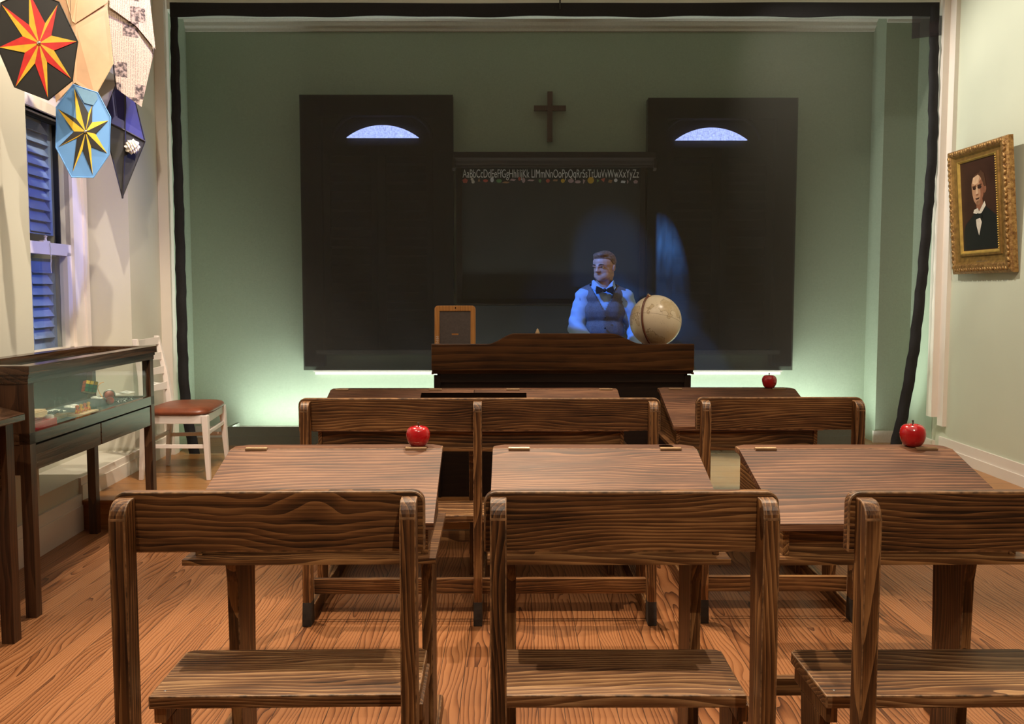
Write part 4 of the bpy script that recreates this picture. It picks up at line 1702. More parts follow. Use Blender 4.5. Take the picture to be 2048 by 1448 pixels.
def star_kite(label, org, sc, hub, outline, tips, valleys, Y, nrm, field, ca, cb, extra=None):
    cv = lambda q: (org[0] + q[0] / sc, org[1] + q[1] / sc)
    hp = cv(hub)
    t, P0, n = kite(label, hp, Y, nrm)
    if n.dot(Vector((0, -1, 0))) < 0:
        n = -n
    bm = NB()
    O = [kp(*cv(q), P0, n) for q in outline]
    # panels slightly dished toward the hub, as taut cloth over spars
    c0 = n * .012
    for i in range(len(O)):
        sheet(bm, [c0, O[i], O[(i + 1) % len(O)]], n, .002)
    obj('kite_cloth', bm, field, t)
    bm = NB()
    bm2 = NB()
    k = len(tips)
    hubp = n * .022
    for i in range(k):
        T = kp(*cv(tips[i]), P0, n, .004)
        Va = kp(*cv(valleys[i - 1]), P0, n, .014)
        Vb = kp(*cv(valleys[i]), P0, n, .014)
        M_ = T
        sheet(bm, [hubp, Va, T], n, .0015)
        sheet(bm2, [hubp, T, Vb], n, .0015)
    obj('star_points', bm, ca, t)
    obj('star_points', bm2, cb, t)
    bm = NB()
    ball(bm, n * .026, .009, 14)
    obj('hub', bm, M['steel'], t, smooth=True)
    bm = NB()
    tube(bm, O, .0035, 6, closed=True)
    if len(O) > 4:
        for i in range(len(O)):
            tube(bm, [-n * .004, O[i] - n * .003], .0025, 6)
    obj('spar_frame', bm, field, t)
    tp = max(O, key=lambda v: v.z)
    hang_string(t, tp, ZC - P0.z)
    return t, P0, n, cv


star_kite('black octagonal kite with a red and yellow eight pointed star', (0, 0), 6.894, (550, 610),
          [(12, 40), (400, -130), (815, 30), (1070, 575), (995, 1112), (665, 1378), (203, 1200), (-28, 655)],
          [(25, 65), (402, -105), (795, 68), (1060, 575), (980, 1085), (662, 1350), (218, 1195), (-12, 655)],
          [(410, 355), (630, 330), (715, 500), (752, 705), (655, 860), (490, 880), (352, 735), (320, 510)],
          3.95, (.35, -1, -.05), M['kblack'], M['yellow'], M['red'])
tb, PB, nb, cvb = star_kite('light blue kite with a black and yellow star', (90, 140), 5.17, (420, 645),
          [(290, 150), (545, 235), (678, 490), (665, 870), (500, 1112), (275, 1108), (113, 800), (118, 385)],
          [(302, 185), (490, 365), (655, 525), (640, 862), (492, 1085), (285, 1055), (140, 795), (135, 405)],
          [(450, 450), (488, 545), (522, 665), (475, 795), (388, 830), (330, 705), (300, 640), (325, 510)],
          4.30, (.5, -1, 0), M['kblue'], M['yellow'], M['kblack'])
bm = NB()
sheet(bm, [kp(*cvb(q), PB, nb, .0125) for q in ((310, 175), (530, 240), (545, 300), (500, 370), (405, 345))], nb, .001)
obj('top_panel', bm, M['kblue2'], tb)

# kraft paper kite
t, P0, n = kite('plain brown paper kite behind the star kites', (170, 90), 4.55, (.4, -1, 0))
bm = NB()
q = lambda px, py, o=0: kp(px, py, P0, n, o)
sheet(bm, [q(105, -40), q(152, 52, .02), q(150, 165, 0), q(112, 205, 0), q(95, 80)], n, .002)
sheet(bm, [q(152, 52, .02), q(214, 18, 0), q(226, 127, 0), q(190, 192, .006), q(150, 165, 0)], n, .002)
sheet(bm, [q(105, -40), q(217, -40), q(214, 18), q(152, 52, .02)], n, .002)
obj('paper', bm, M['kraft'], t)
bm = NB()
sheet(bm, [q(125, -30, .03), q(146, 46, .035), q(152, 50, .03), q(160, -30, .045)], n, .0015)
sheet(bm, [q(160, -30, .045), q(152, 50, .03), q(216, 6, .012), q(216, -30, .01)], n, .0015)
obj('folded_flap', bm, M['kraft'], t)
bm = NB()
tube(bm, [q(216, -40, -.004), q(214, 18, -.004), q(226, 127, -.004), q(190, 192, 0)], .003, 6)
obj('spar', bm, M['palewood'], t)
hang_string(t, q(160, -38), ZC - P0.z)

# newspaper kite
t, P0, n = kite('kite folded from old newspaper nearest the corner trim', (262, 100), 4.85, (.75, -1, 0))
q = lambda px, py, o=0: kp(px, py, P0, n, o)
def uvsheet(name, polys, m, th=.002):
    bm = NB()
    for poly, n_ in polys:
        sheet(bm, poly, n_, th)
    uv = bm.loops.layers.uv.new('UVMap')
    ux = Vector((0, 0, 1)).cross(n).normalized()
    for f_ in bm.faces:
        for l in f_.loops:
            l[uv].uv = (l.vert.co.dot(ux) * 3.2 + .13, l.vert.co.z * 3.2 + .4)
    return obj(name, bm, m, t)
A_, B_, C_, D_, E2, F2 = q(217, -8, .0), q(215, 19, .005), q(233, 179, .012), q(283, 214, 0), q(309, 103, -.01), q(296, -8, -.01)
G_ = q(268, 56, .03)
uvsheet('paper', [([A_, B_, G_, F2], n), ([B_, C_, G_], n), ([C_, D_, G_], n), ([G_, D_, E2], n), ([G_, E2, F2], n)], M['news'])
uvsheet('folded_flap', [([q(216, 17, .035), q(270, 57, .042), q(280, -8, .042), q(218, -8, .03)], n), ([q(270, 57, .042), q(310, 100, .012), q(297, -8, .02), q(280, -8, .042)], n)], M['news'], .0015)
bm = NB()
tube(bm, [q(217, -8, -.004), q(214, 18, -.002), q(232, 178, -.002)], .003, 6)
obj('spar', bm, M['sticks'], t)
bm = NB()
for (pa_, pb_) in (((232, 70), (285, 62)), ((226, 122), (262, 112)), ((268, 130), (300, 122))):
    a0, a1 = q(*pa_, .046), q(*pb_, .046)
    tube(bm, [a0, a1], .0012, 5)
hang_string(t, A_.lerp(F2, .5), ZC - P0.z)
bm.free()

# dark diamond kite, blue light put into the upper cloth colour
t, P0, n = kite('dark diamond kite with blue light coloured into its upper half', (248, 265), 5.05, (.55, -1, 0))
q = lambda px, py, o=0: kp(px, py, P0, n, o)
tp_, lf, rt, bt, mid = q(250, 118), q(205, 240), q(290, 283), q(245, 397), q(250, 262, .012)
bm = NB()
sheet(bm, [tp_, rt, mid], n, .002)
sheet(bm, [tp_, mid, lf], n, .002)
obj('upper_cloth', bm, M['kbluelit'], t)
bm = NB()
sheet(bm, [rt, bt, mid], n, .002)
sheet(bm, [bt, lf, mid], n, .002)
obj('lower_cloth', bm, M['kblack'], t)
bm = NB()
tube(bm, [tp_ + n * .004, mid + n * .005, bt + n * .004], .005, 6)
obj('spar', bm, M['sticks'], t)
bm = NB()
tube(bm, [lf + n * .004, mid + n * .005, rt + n * .004], .005, 6)
obj('spar', bm, M['sticks'], t)
bm = NB()
tube(bm, [tp_, rt, bt, lf], .004, 6, closed=True)
obj('edge_cord', bm, M['sticks'], t)
hang_string(t, tp_, ZC - P0.z)
bm = NB()
bmesh.ops.create_icosphere(bm, subdivisions=4, radius=.04)
for v in bm.verts:
    d = v.co.normalized()
    k = 1 + .22 * math.sin(d.x * 9 + d.y * 7) * math.sin(d.z * 8 + d.x * 5) + .1 * math.sin(d.x * 21 + d.z * 17) * math.sin(d.y * 19)
    v.co = d * .036 * k
    v.co.z *= 1.1
pw = q(263, 296, .05)
bl = obj('paper_ball', bm, M['crumple'], t, loc=pw)

# ------------------------------------------------------------------ portrait on the right wall
pt = thing('framed_portrait', 'small dark portrait of a man in ornate gilt frame on the right wall', 'painting', (XR, 5.785, 1.525))
pt.rotation_euler = (0, R(-4.6), 0)
# local: -x into the room, y along the wall, z up
OY, OZ = .37, .865
iy0, iy1, iz0, iz1 = -.20, .235, .165, .765
def ring(tt, p):
    y0 = -OY + (iy0 + OY) * tt
    y1 = OY + (iy1 - OY) * tt
    z0 = iz0 * tt
    z1 = OZ + (iz1 - OZ) * tt
    return [(-p, y0, z0), (-p, y1, z0), (-p, y1, z1), (-p, y0, z1)]
def frame_rings(name, seq, m, par):
    bm = NB()
    prev = None
    for tt, p in seq:
        rg = [bm.verts.new(c_) for c_ in ring(tt, p)]
        if prev:
            for k in range(4):
                bm.faces.new((prev[k], prev[(k + 1) % 4], rg[(k + 1) % 4], rg[k]))
        prev = rg
    bmesh.ops.recalc_face_normals(bm, faces=bm.faces[:])
    return obj(name, bm, m, par)
t = NT('worn_gilt')
tc = t.n('TexCoord')
nz = t.n('TexNoise', i_Scale=45.0, i_Detail=6.0, i_Roughness=.7)
t.l(tc.outputs['Object'], nz.inputs['Vector'])
b_ = t.bsdf(Base_Color=t.ramp(nz.outputs['Fac'], [(.3, (.10, .035, .012)), (.5, (.34, .18, .055)), (.72, (.58, .36, .13))]), Roughness=.42, Metallic=.55)
t.bump(b_, nz.outputs['Fac'], .7, .006)
GILT = t.m
GOLD = plain('bright_gilt', (.60, .40, .10), .38, metal=.6, var=.2, scale=20)
frame_rings('outer_frame', [(0, .004), (0, .035), (.08, .045), (.22, .055), (.36, .052), (.42, .045)], GILT, pt)
frame_rings('cove', [(.42, .045), (.5, .034), (.62, .028), (.74, .028), (.76, .036), (.84, .037)], plain('dull_gilt', (.30, .17, .045), .42, metal=.55, var=.3, scale=30), pt)
frame_rings('inner_slip', [(.84, .037), (.88, .036), (1.0, .016)], GOLD, pt)
orn = NB()
for k in range(22):
    u = -OY + .06 + k * (2 * OY - .12) / 21
    for z in (.03, OZ - .022):
        ball(orn, (-.05, u, z), (.010, .017, .013), 10, rot=Euler((R(35 * (-1) ** k), 0, 0)))
for k in range(22):
    z = .05 + k * (OZ - .1) / 21
    for u in (-OY + .03, OY - .035):
        ball(orn, (-.05, u, z), (.010, .013, .019), 10, rot=Euler((R(35 * (-1) ** k), 0, 0)))
obj('carved_ornament', orn, GILT, pt, smooth=True)
bd = NB()
for k in range(40):
    z = iz0 + .0 + k * (iz1 - iz0) / 39
    ball(bd, (-.038, iy0 - .02, z), .0055, 8)
obj('bead_moulding', bd, GOLD, pt, smooth=True)
bx('name_plate', (-.036, -.024, -.08, .06, .055, .085), M['brass'], pt, .002)
bx('canvas', (-.022, -.004, iy0 - .01, iy1 + .01, iz0 - .01, iz1 + .01), plain('portrait_background', (.045, .018, .011), .35, var=.35, scale=4), pt)
# portrait figure, flat painted shapes; px frame coordinates u 0..1 (left to right in the photo), v 0..1 downwards
def uvp(u, v):
    return (iy1 + (iy0 - iy1) * u, iz1 + (iz0 - iz1) * v)
PM = [plain('painted_coat', (.012, .013, .012), .35), plain('painted_skin', (.42, .22, .125), .4, var=.15, scale=18), plain('painted_hair', (.075, .032, .016), .4),
      plain('painted_linen', (.62, .54, .44), .4), plain('painted_dark', (.035, .014, .009), .4), plain('painted_shade', (.24, .095, .05), .4), plain('painted_light', (.58, .37, .23), .4)]
fg = NB()
def flat(pts, lay, mat):
    ps = [uvp(*p) for p in pts]
    d = -.022 - .0004 * lay
    prism(fg, ps, 0, d, d + .0003, mat)
def oval(cu, cv_, ru, rv, n=26, a0=0, a1=360):
    return [(cu + ru * math.cos(R(a0 + (a1 - a0) * i / n)), cv_ + rv * math.sin(R(a0 + (a1 - a0) * i / n))) for i in range(n)]
flat([(.0, 1.0), (.02, .78), (.1, .70), (.3, .62), (.42, .545), (.62, .5), (.78, .57), (.95, .64), (1.0, .68), (1.0, 1.0)], 1, 0)
flat(oval(.50, .30, .21, .155), 2, 2)
flat(oval(.66, .335, .055, .045), 3, 5)
flat([(.31, .26), (.36, .19), (.5, .165), (.60, .2), (.64, .3), (.63, .40), (.58, .46), (.50, .50), (.42, .495), (.36, .45), (.325, .38)], 4, 1)
flat([(.36, .19), (.5, .165), (.545, .19), (.5, .26), (.4, .27), (.335, .25)], 5, 6)
flat([(.53, .24), (.6, .22), (.64, .3), (.63, .40), (.58, .46), (.53, .48), (.555, .38)], 5, 5)
flat([(.43, .46), (.60, .44), (.62, .52), (.48, .57), (.42, .53)], 4, 5)
flat([(.52, .165), (.58, .12), (.68, .17), (.72, .3), (.665, .31), (.62, .25), (.575, .2)], 6, 2)
flat(oval(.39, .31, .05, .017), 6, 4)
flat(oval(.535, .305, .055, .019), 6, 4)
flat([(.33, .285), (.44, .28), (.44, .292), (.33, .298)], 7, 2)
flat([(.48, .278), (.6, .272), (.6, .284), (.48, .292)], 7, 2)
flat([(.44, .30), (.475, .30), (.50, .385), (.44, .39), (.42, .375)], 6, 6)
flat([(.43, .378), (.5, .376), (.49, .392), (.44, .395)], 7, 5)
flat([(.405, .425), (.52, .42), (.5, .437), (.43, .44)], 7, 4)
flat([(.36, .55), (.46, .535), (.50, .585), (.42, .6), (.33, .585)], 7, 3)
flat([(.66, .47), (.69, .52), (.56, .6), (.47, .6), (.5, .575)], 7, 3)
flat([(.40, .66), (.52, .65), (.56, .7), (.47, .845), (.41, .74)], 7, 3)
flat([(.36, .6), (.46, .625), (.56, .595), (.58, .66), (.475, .645), (.38, .67)], 8, 0)
obj('painted_sitter', fg, PM, pt)

# ------------------------------------------------------------------ projected man, added as a solid figure
def remesh(name, bm, mat, parent=None, vox=.008, smooth_it=4, post=None):
    me = bpy.data.meshes.new('tmp')
    bm.to_mesh(me); bm.free()
    o = bpy.data.objects.new('tmp', me)
    COL.objects.link(o)
    m = o.modifiers.new('r', 'REMESH'); m.mode = 'VOXEL'; m.voxel_size = vox
    s = o.modifiers.new('s', 'SMOOTH'); s.iterations = smooth_it; s.factor = .5
    bpy.context.view_layer.update()
    me2 = bpy.data.meshes.new_from_object(o.evaluated_get(bpy.context.evaluated_depsgraph_get()))
    bpy.data.objects.remove(o); bpy.data.meshes.remove(me)
    b2_ = NB(); b2_.from_mesh(me2); bpy.data.meshes.remove(me2)
    if post:
        post(b2_)
    return obj(name, b2_, mat, parent, smooth=True)


def cap(bm, p, r):
    """Chain of overlapping balls and cones along points p with radii r."""
    p = [Vector(q_) for q_ in p]
    for i, (a_, ra_) in enumerate(zip(p, r)):
        ball(bm, a_, ra_, 18)
    for i in range(len(p) - 1):
        k = max(2, int((p[i + 1] - p[i]).length / (min(r[i], r[i + 1]) * .4)))
        for j in range(1, k):
            f_ = j / k
            ball(bm, p[i].lerp(p[i + 1], f_), r[i] + (r[i + 1] - r[i]) * f_, 14)


PY_ = 6.02
pcx = atY(1206, 560, PY_).x
PZ = ST_Z
man_origin = Vector((pcx, PY_, PZ))
ztop = atY(1206, 503, PY_).z - PZ
zchin = atY(1200, 563, PY_).z - PZ
hd = ztop - zchin
zsh = atY(1160, 577, PY_).z - PZ        # shoulder height
HC = Vector((.004, -.015, (ztop + zchin) / 2))
yaw = R(-38)
HR = Matrix.Rotation(yaw, 3, 'Z') @ Matrix.Rotation(R(5), 3, 'X')
def hp_(x, y, z):
    """Head-local (face looks to -y) in units of head height."""
    return HC + HR @ (Vector((x, y, z)) * hd)
def hball(bm, c_, r_, seg=18):
    ball(bm, hp_(*c_), tuple(q_ * hd for q_ in r_), seg, rot=HR.to_euler())
shl, shr = -.195 * 1.0, .195
xl = atY(1160, 600, PY_).x - pcx
xr = atY(1258, 600, PY_).x - pcx
SL = Vector((xl + .028, 0, zsh - .062)); SR = Vector((xr - .03, .01, zsh - .066))
el = atY(1150, 652, PY_ - .02)
EL = Vector((el.x - pcx + .005, -.03, el.z - PZ - .02)); ER = Vector((SR.x + .075, .02, EL.z - .01))
HLp = Vector((SL.x + .07, -.36, TOPZ - PZ + .05)); HRp = Vector((SR.x + .03, -.36, TOPZ - PZ + .05))
skin = NB()
# head
for c_, r_ in (((0, .03, .12), (.36, .44, .38)), ((0, -.02, -.1), (.325, .36, .34)), ((0, -.2, -.33), (.2, .19, .165)), ((0, -.27, -.40), (.12, .11, .09)),
               ((-.15, -.12, -.28), (.14, .2, .18)), ((.15, -.12, -.28), (.14, .2, .18)), ((0, -.375, .045), (.24, .05, .045)),
               ((0, -.40, -.06), (.045, .07, .12)), ((0, -.45, -.125), (.06, .06, .05)), ((-.055, -.41, -.135), (.04, .04, .035)), ((.055, -.41, -.135), (.04, .04, .035)),
               ((0, -.352, -.235), (.09, .04, .018)), ((0, -.345, -.272), (.075, .04, .02)), 
               ((-.36, .05, -.06), (.035, .075, .12)), ((.36, .05, -.06), (.035, .075, .12)), ((-.37, .06, .0), (.04, .05, .06)), ((.37, .06, 0), (.04, .05, .06))):
    hball(skin, c_, r_)
NK = Vector((.004, .012, zsh + .035))
cap(skin, [hp_(0, .08, -.25), NK, Vector((0, .02, zsh - .03))], [.062, .06, .07])
# torso
tors = [(0, .02, zsh - .06), (0, .02, zsh - .16), (0, .01, zsh - .3), (0, .015, zsh - .42), (0, .02, zsh - .5)]
torr = [(.15, .095, .07), (.165, .11, .1), (.145, .1, .11), (.145, .1, .1), (.155, .11, .1)]
for c_, r_ in zip(tors, torr):
    ball(skin, c_, r_, 20)
cap(skin, [(0, .02, zsh - .02), SL], [.06, .055]); cap(skin, [(0, .02, zsh - .02), SR], [.06, .055])
for s_, e_, h_ in ((SL, EL, HLp), (SR, ER, HRp)):
    cap(skin, [s_, s_.lerp(e_, .5), e_, e_.lerp(h_, .35), h_], [.052, .046, .038, .036, .025])
    # palm and fingers resting on the desk edge
    d = Vector((0, -1, -.25)).normalized()
    pc_ = h_ + d * .045
    ball(skin, pc_, (.04, .05, .018), 16)
    for k, ln_ in enumerate((.06, .072, .066, .05)):
        b0 = pc_ + Vector((-.03 + .02 * k, -.035, 0))
        cap(skin, [b0, b0 + Vector((0, -ln_ * .55, -.004)), b0 + Vector((0, -ln_, -.022))], [.0095, .0088, .0075])
    sg = 1 if s_.x < 0 else -1
    b0 = pc_ + Vector((sg * .036, .0, 0))
    cap(skin, [b0, b0 + Vector((sg * .025, -.022, -.006)), b0 + Vector((sg * .03, -.048, -.012))], [.011, .0098, .008])
# legs
hipz = zsh - .56
for s_ in (-1, 1):
    cap(skin, [(s_ * .082, .02, hipz + .03), (s_ * .09, .01, hipz * .53), (s_ * .09, .03, hipz * .3), (s_ * .09, .04, .07)], [.085, .058, .052, .036])
    cap(skin, [(s_ * .092, .045, .04), (s_ * .1, -.06, .03), (s_ * .104, -.13, .022)], [.036, .034, .022])
SKIN = plain('person_skin', (.42, .26, .20), .5, var=.06, scale=10)
person = remesh('person', skin, SKIN, None, vox=.0052, smooth_it=3)  # solid body standing in for a projected image
person.location = man_origin
tag(person, 'projected man as solid figure, blue-tinted shirt, grey vest, bow tie, behind teacher desk', 'person')
# hair
hr = NB()
hball(hr, (0, .05, .17), (.385, .455, .36))
hball(hr, (0, -.17, .38), (.28, .22, .12))
hball(hr, (.05, -.27, .40), (.2, .14, .09))
def cut_hair(b2_):
    inv = HR.inverted()
    dele = []
    for v in b2_.verts:
        q_ = (inv @ (v.co - HC)) / hd
        line = .27 if q_.y < -.18 else (.27 - (q_.y + .18) * 1.1 if q_.y < .12 else -.12)
        if q_.z < line:
            dele.append(v)
    bmesh.ops.delete(b2_, geom=dele, context='VERTS')
remesh('hair', hr, plain('person_hair', (.16, .09, .055), .6, var=.5, scale=90, bump=.5), person, vox=.006, smooth_it=1, post=cut_hair)
for s_ in (-1, 1):
    bm = NB()
    ball(bm, hp_(s_ * .15, -.335, -.0), .038 * hd, 12)
    ball(bm, hp_(s_ * .15, -.365, -.0), .02 * hd, 10, mat=1)
    obj('eye', bm, [M['card'], M['sticks']], person, smooth=True)
    bm = NB()
    cap(bm, [hp_(s_ * .07, -.43, .075), hp_(s_ * .15, -.43, .095), hp_(s_ * .24, -.37, .07)], [.014 * hd, .017 * hd, .011 * hd])
    obj('eyebrow', bm, plain('person_brow', (.06, .035, .025), .7), person, smooth=True)
bm = NB()
cap(bm, [hp_(-.085, -.362, -.258), hp_(0, -.388, -.253), hp_(.085, -.362, -.258)], [.006 * hd, .012 * hd, .006 * hd])
obj('mouth', bm, plain('person_lips', (.20, .075, .06), .5), person, smooth=True)
# trousers and shoes
tr_ = NB()
ball(tr_, (0, .02, hipz + .06), (.155, .115, .1), 20)
for s_ in (-1, 1):
    cap(tr_, [(s_ * .082, .02, hipz + .03), (s_ * .09, .01, hipz * .53), (s_ * .09, .03, hipz * .3), (s_ * .09, .04, .09)], [.095, .075, .07, .062])
remesh('trousers', tr_, plain('trouser_cloth', (.02, .02, .025), .8), person, vox=.011)
for s_ in (-1, 1):
    sh_ = NB()
    cap(sh_, [(s_ * .092, .05, .045), (s_ * .1, -.06, .04), (s_ * .104, -.14, .03)], [.042, .04, .03])
    for v in sh_.verts:
        v.co.z = max(v.co.z, 0.0)
    remesh('shoe', sh_, plain('shoe_leather', (.012, .01, .01), .3), person, vox=.009)
# shirt
SHIRT = plain('blue_lit_shirt', (.27, .40, .62), .7, var=.08, scale=9)  # white shirt with the blue light put into its cloth colour
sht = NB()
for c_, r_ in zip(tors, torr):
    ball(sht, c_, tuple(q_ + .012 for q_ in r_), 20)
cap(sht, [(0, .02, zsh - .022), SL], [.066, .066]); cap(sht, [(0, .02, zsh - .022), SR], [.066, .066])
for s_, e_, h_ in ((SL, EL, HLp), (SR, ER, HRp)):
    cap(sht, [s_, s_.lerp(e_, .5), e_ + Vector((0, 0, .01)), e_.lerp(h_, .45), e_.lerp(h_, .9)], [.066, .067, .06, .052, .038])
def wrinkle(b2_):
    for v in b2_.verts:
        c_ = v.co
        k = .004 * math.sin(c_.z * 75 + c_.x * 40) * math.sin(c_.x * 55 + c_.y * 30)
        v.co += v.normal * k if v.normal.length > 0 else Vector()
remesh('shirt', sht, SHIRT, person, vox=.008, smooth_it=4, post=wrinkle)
# collar wings
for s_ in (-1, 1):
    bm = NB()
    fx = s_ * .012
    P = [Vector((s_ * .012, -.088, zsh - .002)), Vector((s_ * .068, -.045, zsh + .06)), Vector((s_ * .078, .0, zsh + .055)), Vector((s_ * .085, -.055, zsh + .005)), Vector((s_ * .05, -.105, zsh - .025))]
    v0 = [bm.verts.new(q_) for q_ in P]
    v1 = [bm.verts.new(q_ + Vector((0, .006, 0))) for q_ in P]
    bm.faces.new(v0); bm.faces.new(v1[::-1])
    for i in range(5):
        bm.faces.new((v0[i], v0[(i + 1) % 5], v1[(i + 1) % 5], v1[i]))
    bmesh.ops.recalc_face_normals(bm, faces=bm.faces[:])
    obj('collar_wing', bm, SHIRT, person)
# vest
vs_ = NB()
for c_, r_ in zip(tors, torr):
    ball(vs_, c_, (r_[0] + .014, r_[1] + .022, r_[2] + .02), 20)
cap(vs_, [(-.06, .02, zsh - .03), (-.15, .01, zsh - .075)], [.072, .07]); cap(vs_, [(.06, .02, zsh - .03), (.15, .02, zsh - .075)], [.072, .07])
def vneck(b2_):
    dele = []
    for v in b2_.verts:
        c_ = v.co
        if abs(c_.x) > .168 and c_.z > zsh - .24:
            dele.append(v)
        elif c_.y < .03 and c_.z > zsh - .155 and abs(c_.x) < (c_.z - (zsh - .155)) * .52:
            dele.append(v)
        elif abs(c_.x) < .075 and c_.z > zsh - .0:
            dele.append(v)
        elif c_.z < zsh - .5:
            dele.append(v)
    bmesh.ops.delete(b2_, geom=dele, context='VERTS')
    for v in b2_.verts:
        c_ = v.co
        v.co += v.normal * (.004 * math.sin(c_.x * 60 + c_.z * 8) * (1 if c_.z < zsh - .1 else .3))
ve = remesh('vest', vs_, plain('grey_vest_cloth', (.105, .10, .115), .75, var=.2, scale=120), person, vox=.007, smooth_it=3, post=vneck)
so = ve.modifiers.new('s', 'SOLIDIFY'); so.thickness = .006; so.offset = 0
for k in range(3):
    bm = NB()
    ball(bm, (.004, -.132 + .004 * k, zsh - .20 - k * .075), (.007, .004, .007), 10)
    o = obj('vest_button', bm, M['sticks'], person, smooth=True)
# bow tie
bt_ = NB()
for s_ in (-1, 1):
    P = [(s_ * .006, .0), (s_ * .02, .014), (s_ * .058, .03), (s_ * .064, .0), (s_ * .058, -.028), (s_ * .02, -.012)]
    pr = [(q_[0], zsh - .012 + q_[1]) for q_ in P]
    prism(bt_, pr, 1, -.128, -.106)
ball(bt_, (0, -.118, zsh - .012), (.013, .015, .014), 12)
bevel(bt_, .004, 2, angle=50)
obj('bow_tie', bt_, plain('bow_tie_cloth', (.008, .007, .008), .6), person)

# ------------------------------------------------------------------ lights
def aim(o, tgt):
    d = Vector(tgt) - o.location
    o.rotation_euler = d.to_track_quat('-Z', 'Y').to_euler()


def spot(name, loc, tgt, power, col, size=60, blend=.5, rad=.04):
    l = bpy.data.lights.new(name, 'SPOT')
    l.energy = power; l.color = col; l.spot_size = R(size); l.spot_blend = blend; l.shadow_soft_size = rad * .6
    o = bpy.data.objects.new(name, l); COL.objects.link(o)
    o.location = loc; aim(o, tgt)
    return o


def area(name, loc, tgt, power, col, sx, sy):
    l = bpy.data.lights.new(name, 'AREA')
    l.shape = 'RECTANGLE'; l.size = sx; l.size_y = sy; l.energy = power; l.color = col
    o = bpy.data.objects.new(name, l); COL.objects.link(o)
    o.location = loc; aim(o, tgt)
    return o


WARM = (1.0, .78, .55)
WARM2 = (1.0, .84, .66)
spot('track_or_added_spot', (-1.3, 3.9, 3.95), (-.6, 2.3, .5), 380, WARM, 58, .4)
spot('track_or_added_spot', (.1, 4.7, 3.95), (.25, 2.7, .4), 350, WARM, 58, .4)
spot('track_or_added_spot', (1.7, 3.9, 3.95), (1.2, 2.3, .5), 250, WARM, 56, .4)
spot('track_or_added_spot', (-1.0, 1.0, 3.95), (-1.8, 3.1, .2), 200, WARM2, 54, .6)
spot('track_or_added_spot', (.6, -.2, 3.95), (.5, 2.4, .6), 250, WARM2, 46, .7)
spot('track_or_added_spot', (.25, 3.3, 3.95), (.3, 4.7, .7), 75, WARM2, 34, .6)
spot('track_or_added_spot', (1.7, 4.1, 3.95), (gc.x, 5.3, 1.2), 110, WARM2, 9, .4)  # narrow spot added to brighten the globe
spot('track_or_added_spot', (-.7, 4.2, 3.95), (-.34, 5.1, 1.15), 90, WARM2, 10, .4)  # narrow spot added for the slate alone
spot('track_or_added_spot', (1.2, 5.9, 3.95), (3.2, 5.4, 1.9), 250, (1.0, .94, .84), 84, .7)
spot('track_or_added_spot', (-1.15, 4.45, 3.95), (-2.4, 4.3, 2.1), 290, (1.0, .86, .68), 84, .6)
spot('track_or_added_spot', (-.6, 3.4, 3.95), (-2.2, 5.5, .6), 230, (1.0, .86, .70), 44, .6)  # wash spot added for the chair and left wall
spot('track_or_added_spot', (-.7, 1.6, 3.95), (-2.35, 4.0, 2.3), 330, (1.0, .86, .70), 46, .7)  # wash spot added for the kites and left wall
spot('track_or_added_spot', (1.4, 2.4, 3.95), (3.2, 4.9, 1.2), 330, (1.0, .84, .66), 54, .7)  # wash spot added to brighten the right wall

spot('track_or_added_spot', (1.45, 5.3, 3.95), (1.4, 5.75, .18), 460, (.95, 1.0, .85), 17, .6)  # added spot, stands in for the wall's pale reflection on the stage

LED = (.88, 1.0, .90)
area('trough_led', (.30, 6.79, .24), (.30, 7.02, 1.25), 92, LED, 5.1, .05)
# blue light at the left window
def LWp(d, s_, z):
    return LWM @ Vector((d, s_, z))
spot('window_blue', (.9, 5.05, 3.0), LWp(DW, .66, 1.75), 380, (.08, .19, 1.0), 17, .3)
spot('kite_blue', (-1.0, 4.2, 3.9), LWp(-.1, .85, 2.42), 90, (.25, .25, 1.0), 34, .6)

# narrow blue spot added to tint the solid figure
spot('figure_blue_fill', (-1.6, 4.2, 3.6), (pcx + .0, PY_, 1.36), 800, (.06, .28, 1.0), 10.5, .3, .02)

# projector throwing the faint enlarged figure on the black cloth
pl = bpy.data.lights.new('projector', 'SPOT')
pl.energy = 3600; pl.color = (.08, .29, 1.0); pl.spot_size = R(24); pl.spot_blend = .2; pl.shadow_soft_size = .004
po = bpy.data.objects.new('projector', pl); COL.objects.link(po)
po.location = (2.3, 3.2, 3.85)
tg = atY(1300, 560, 7.0)
aim(po, tg)
pl.use_nodes = True
nt = pl.node_tree
nt.nodes.clear()
lo = nt.nodes.new('ShaderNodeOutputLight')
em = nt.nodes.new('ShaderNodeEmission')
geo = nt.nodes.new('ShaderNodeNewGeometry')
sx_ = nt.nodes.new('ShaderNodeSeparateXYZ')
nt.links.new(geo.outputs['Incoming'], sx_.inputs[0])
def nm_(op, a, b2=None):
    nd = nt.nodes.new('ShaderNodeMath'); nd.operation = op
    for i, v in enumerate((a, b2)):
        if v is None: continue
        if isinstance(v, (int, float)): nd.inputs[i].default_value = v
        else: nt.links.new(v, nd.inputs[i])
    return nd.outputs[0]
k_ = SC_Y - po.location.y
GX = nm_('ADD', po.location.x, nm_('MULTIPLY', nm_('DIVIDE', sx_.outputs[0], sx_.outputs[1]), k_))
GZ = nm_('ADD', po.location.z, nm_('MULTIPLY', nm_('DIVIDE', sx_.outputs[2], sx_.outputs[1]), k_))
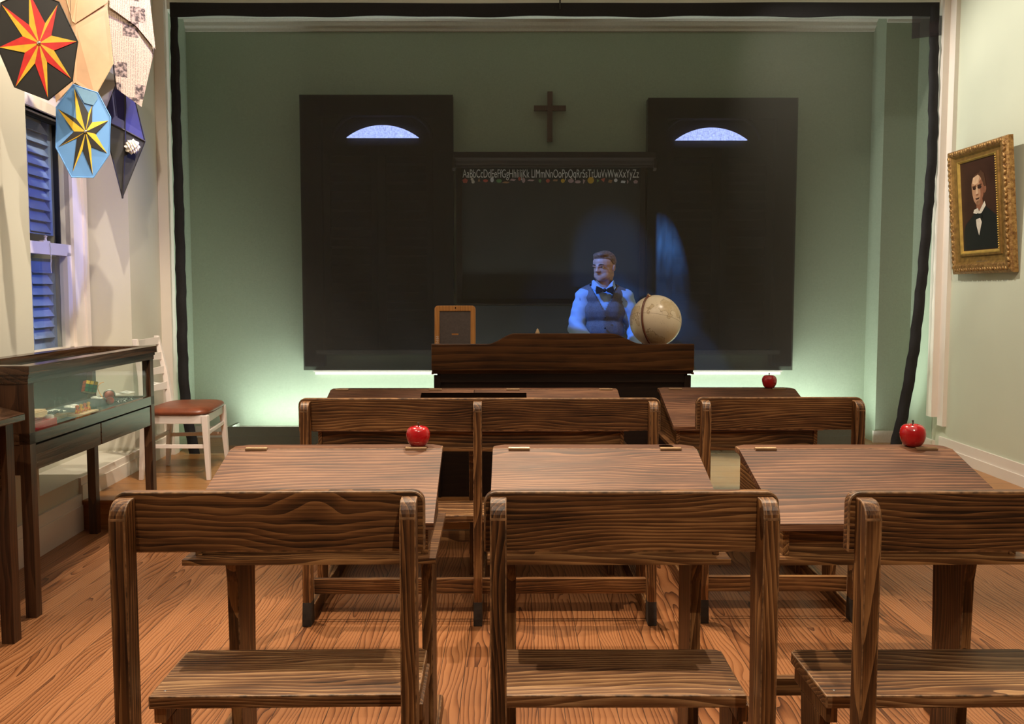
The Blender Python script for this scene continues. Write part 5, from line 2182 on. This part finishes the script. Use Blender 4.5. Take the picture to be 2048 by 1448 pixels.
def ell(cx_, cz_, rx_, rz_, shear, amp, soft=.25):
    dx = nm_('SUBTRACT', nm_('SUBTRACT', GX, cx_), nm_('MULTIPLY', nm_('SUBTRACT', GZ, cz_), shear))
    dz = nm_('SUBTRACT', GZ, cz_)
    r2 = nm_('ADD', nm_('POWER', nm_('ABSOLUTE', nm_('DIVIDE', dx, rx_)), 2.0), nm_('POWER', nm_('ABSOLUTE', nm_('DIVIDE', dz, rz_)), 2.0))
    v = nm_('MULTIPLY', nm_('SUBTRACT', 1.0, r2), 1 / soft)
    nd = nt.nodes.new('ShaderNodeClamp'); nt.links.new(v, nd.inputs[0])
    return nm_('MULTIPLY', nd.outputs[0], amp)
e1 = atY(1330, 560, SC_Y); e2 = atY(1215, 540, SC_Y); e3 = atY(1335, 640, SC_Y)
ecut = atY(1309, 560, SC_Y)
cn = nt.nodes.new('ShaderNodeClamp'); nt.links.new(nm_('MULTIPLY', nm_('SUBTRACT', GX, ecut.x), 60.0), cn.inputs[0])
fade = nt.nodes.new('ShaderNodeClamp'); nt.links.new(nm_('ADD', .25, nm_('MULTIPLY', nm_('SUBTRACT', GZ, e1.z + .02), 3.0)), fade.inputs[0])
fade.inputs['Min'].default_value = .22
pn = nt.nodes.new('ShaderNodeTexNoise'); pn.inputs['Scale'].default_value = 1.0
pcv = nt.nodes.new('ShaderNodeCombineXYZ')
nt.links.new(nm_('MULTIPLY', GX, 30.0), pcv.inputs[0]); nt.links.new(nm_('MULTIPLY', GZ, 6.0), pcv.inputs[1])
nt.links.new(pcv.outputs[0], pn.inputs['Vector'])
CUT = nm_('MULTIPLY', nm_('MULTIPLY', cn.outputs[0], fade.outputs[0]), nm_('MULTIPLY', pn.outputs['Fac'], 2.4))
tot = nm_('ADD', nm_('ADD', nm_('MULTIPLY', ell(e1.x, e1.z, .185, .50, -.10, 1.0, .7), CUT), ell(e2.x, e2.z, .36, .5, 0, .17, .6)), ell(e3.x, e3.z, .28, .22, 0, .12, .6))
nt.links.new(tot, em.inputs['Strength'])
nt.links.new(em.outputs[0], lo.inputs[0])

# unseen fill panel added for soft overall light
area('ceiling_fill', (.3, 1.6, 4.0), (.3, 1.6, 0), 48, (1.0, .86, .70), 4.5, 4.5)
w = bpy.data.worlds.new('world'); S.world = w
w.use_nodes = True
w.node_tree.nodes['Background'].inputs[0].default_value = (.5, .5, .5, 1)
w.node_tree.nodes['Background'].inputs[1].default_value = .05

S.view_settings.view_transform = 'Standard'
S.view_settings.look = 'None'
S.view_settings.gamma = 1
S.view_settings.exposure = 0.1
S.cycles.max_bounces = 8
S.cycles.transparent_max_bounces = 16
S.cycles.caustics_reflective = False
S.cycles.caustics_refractive = False
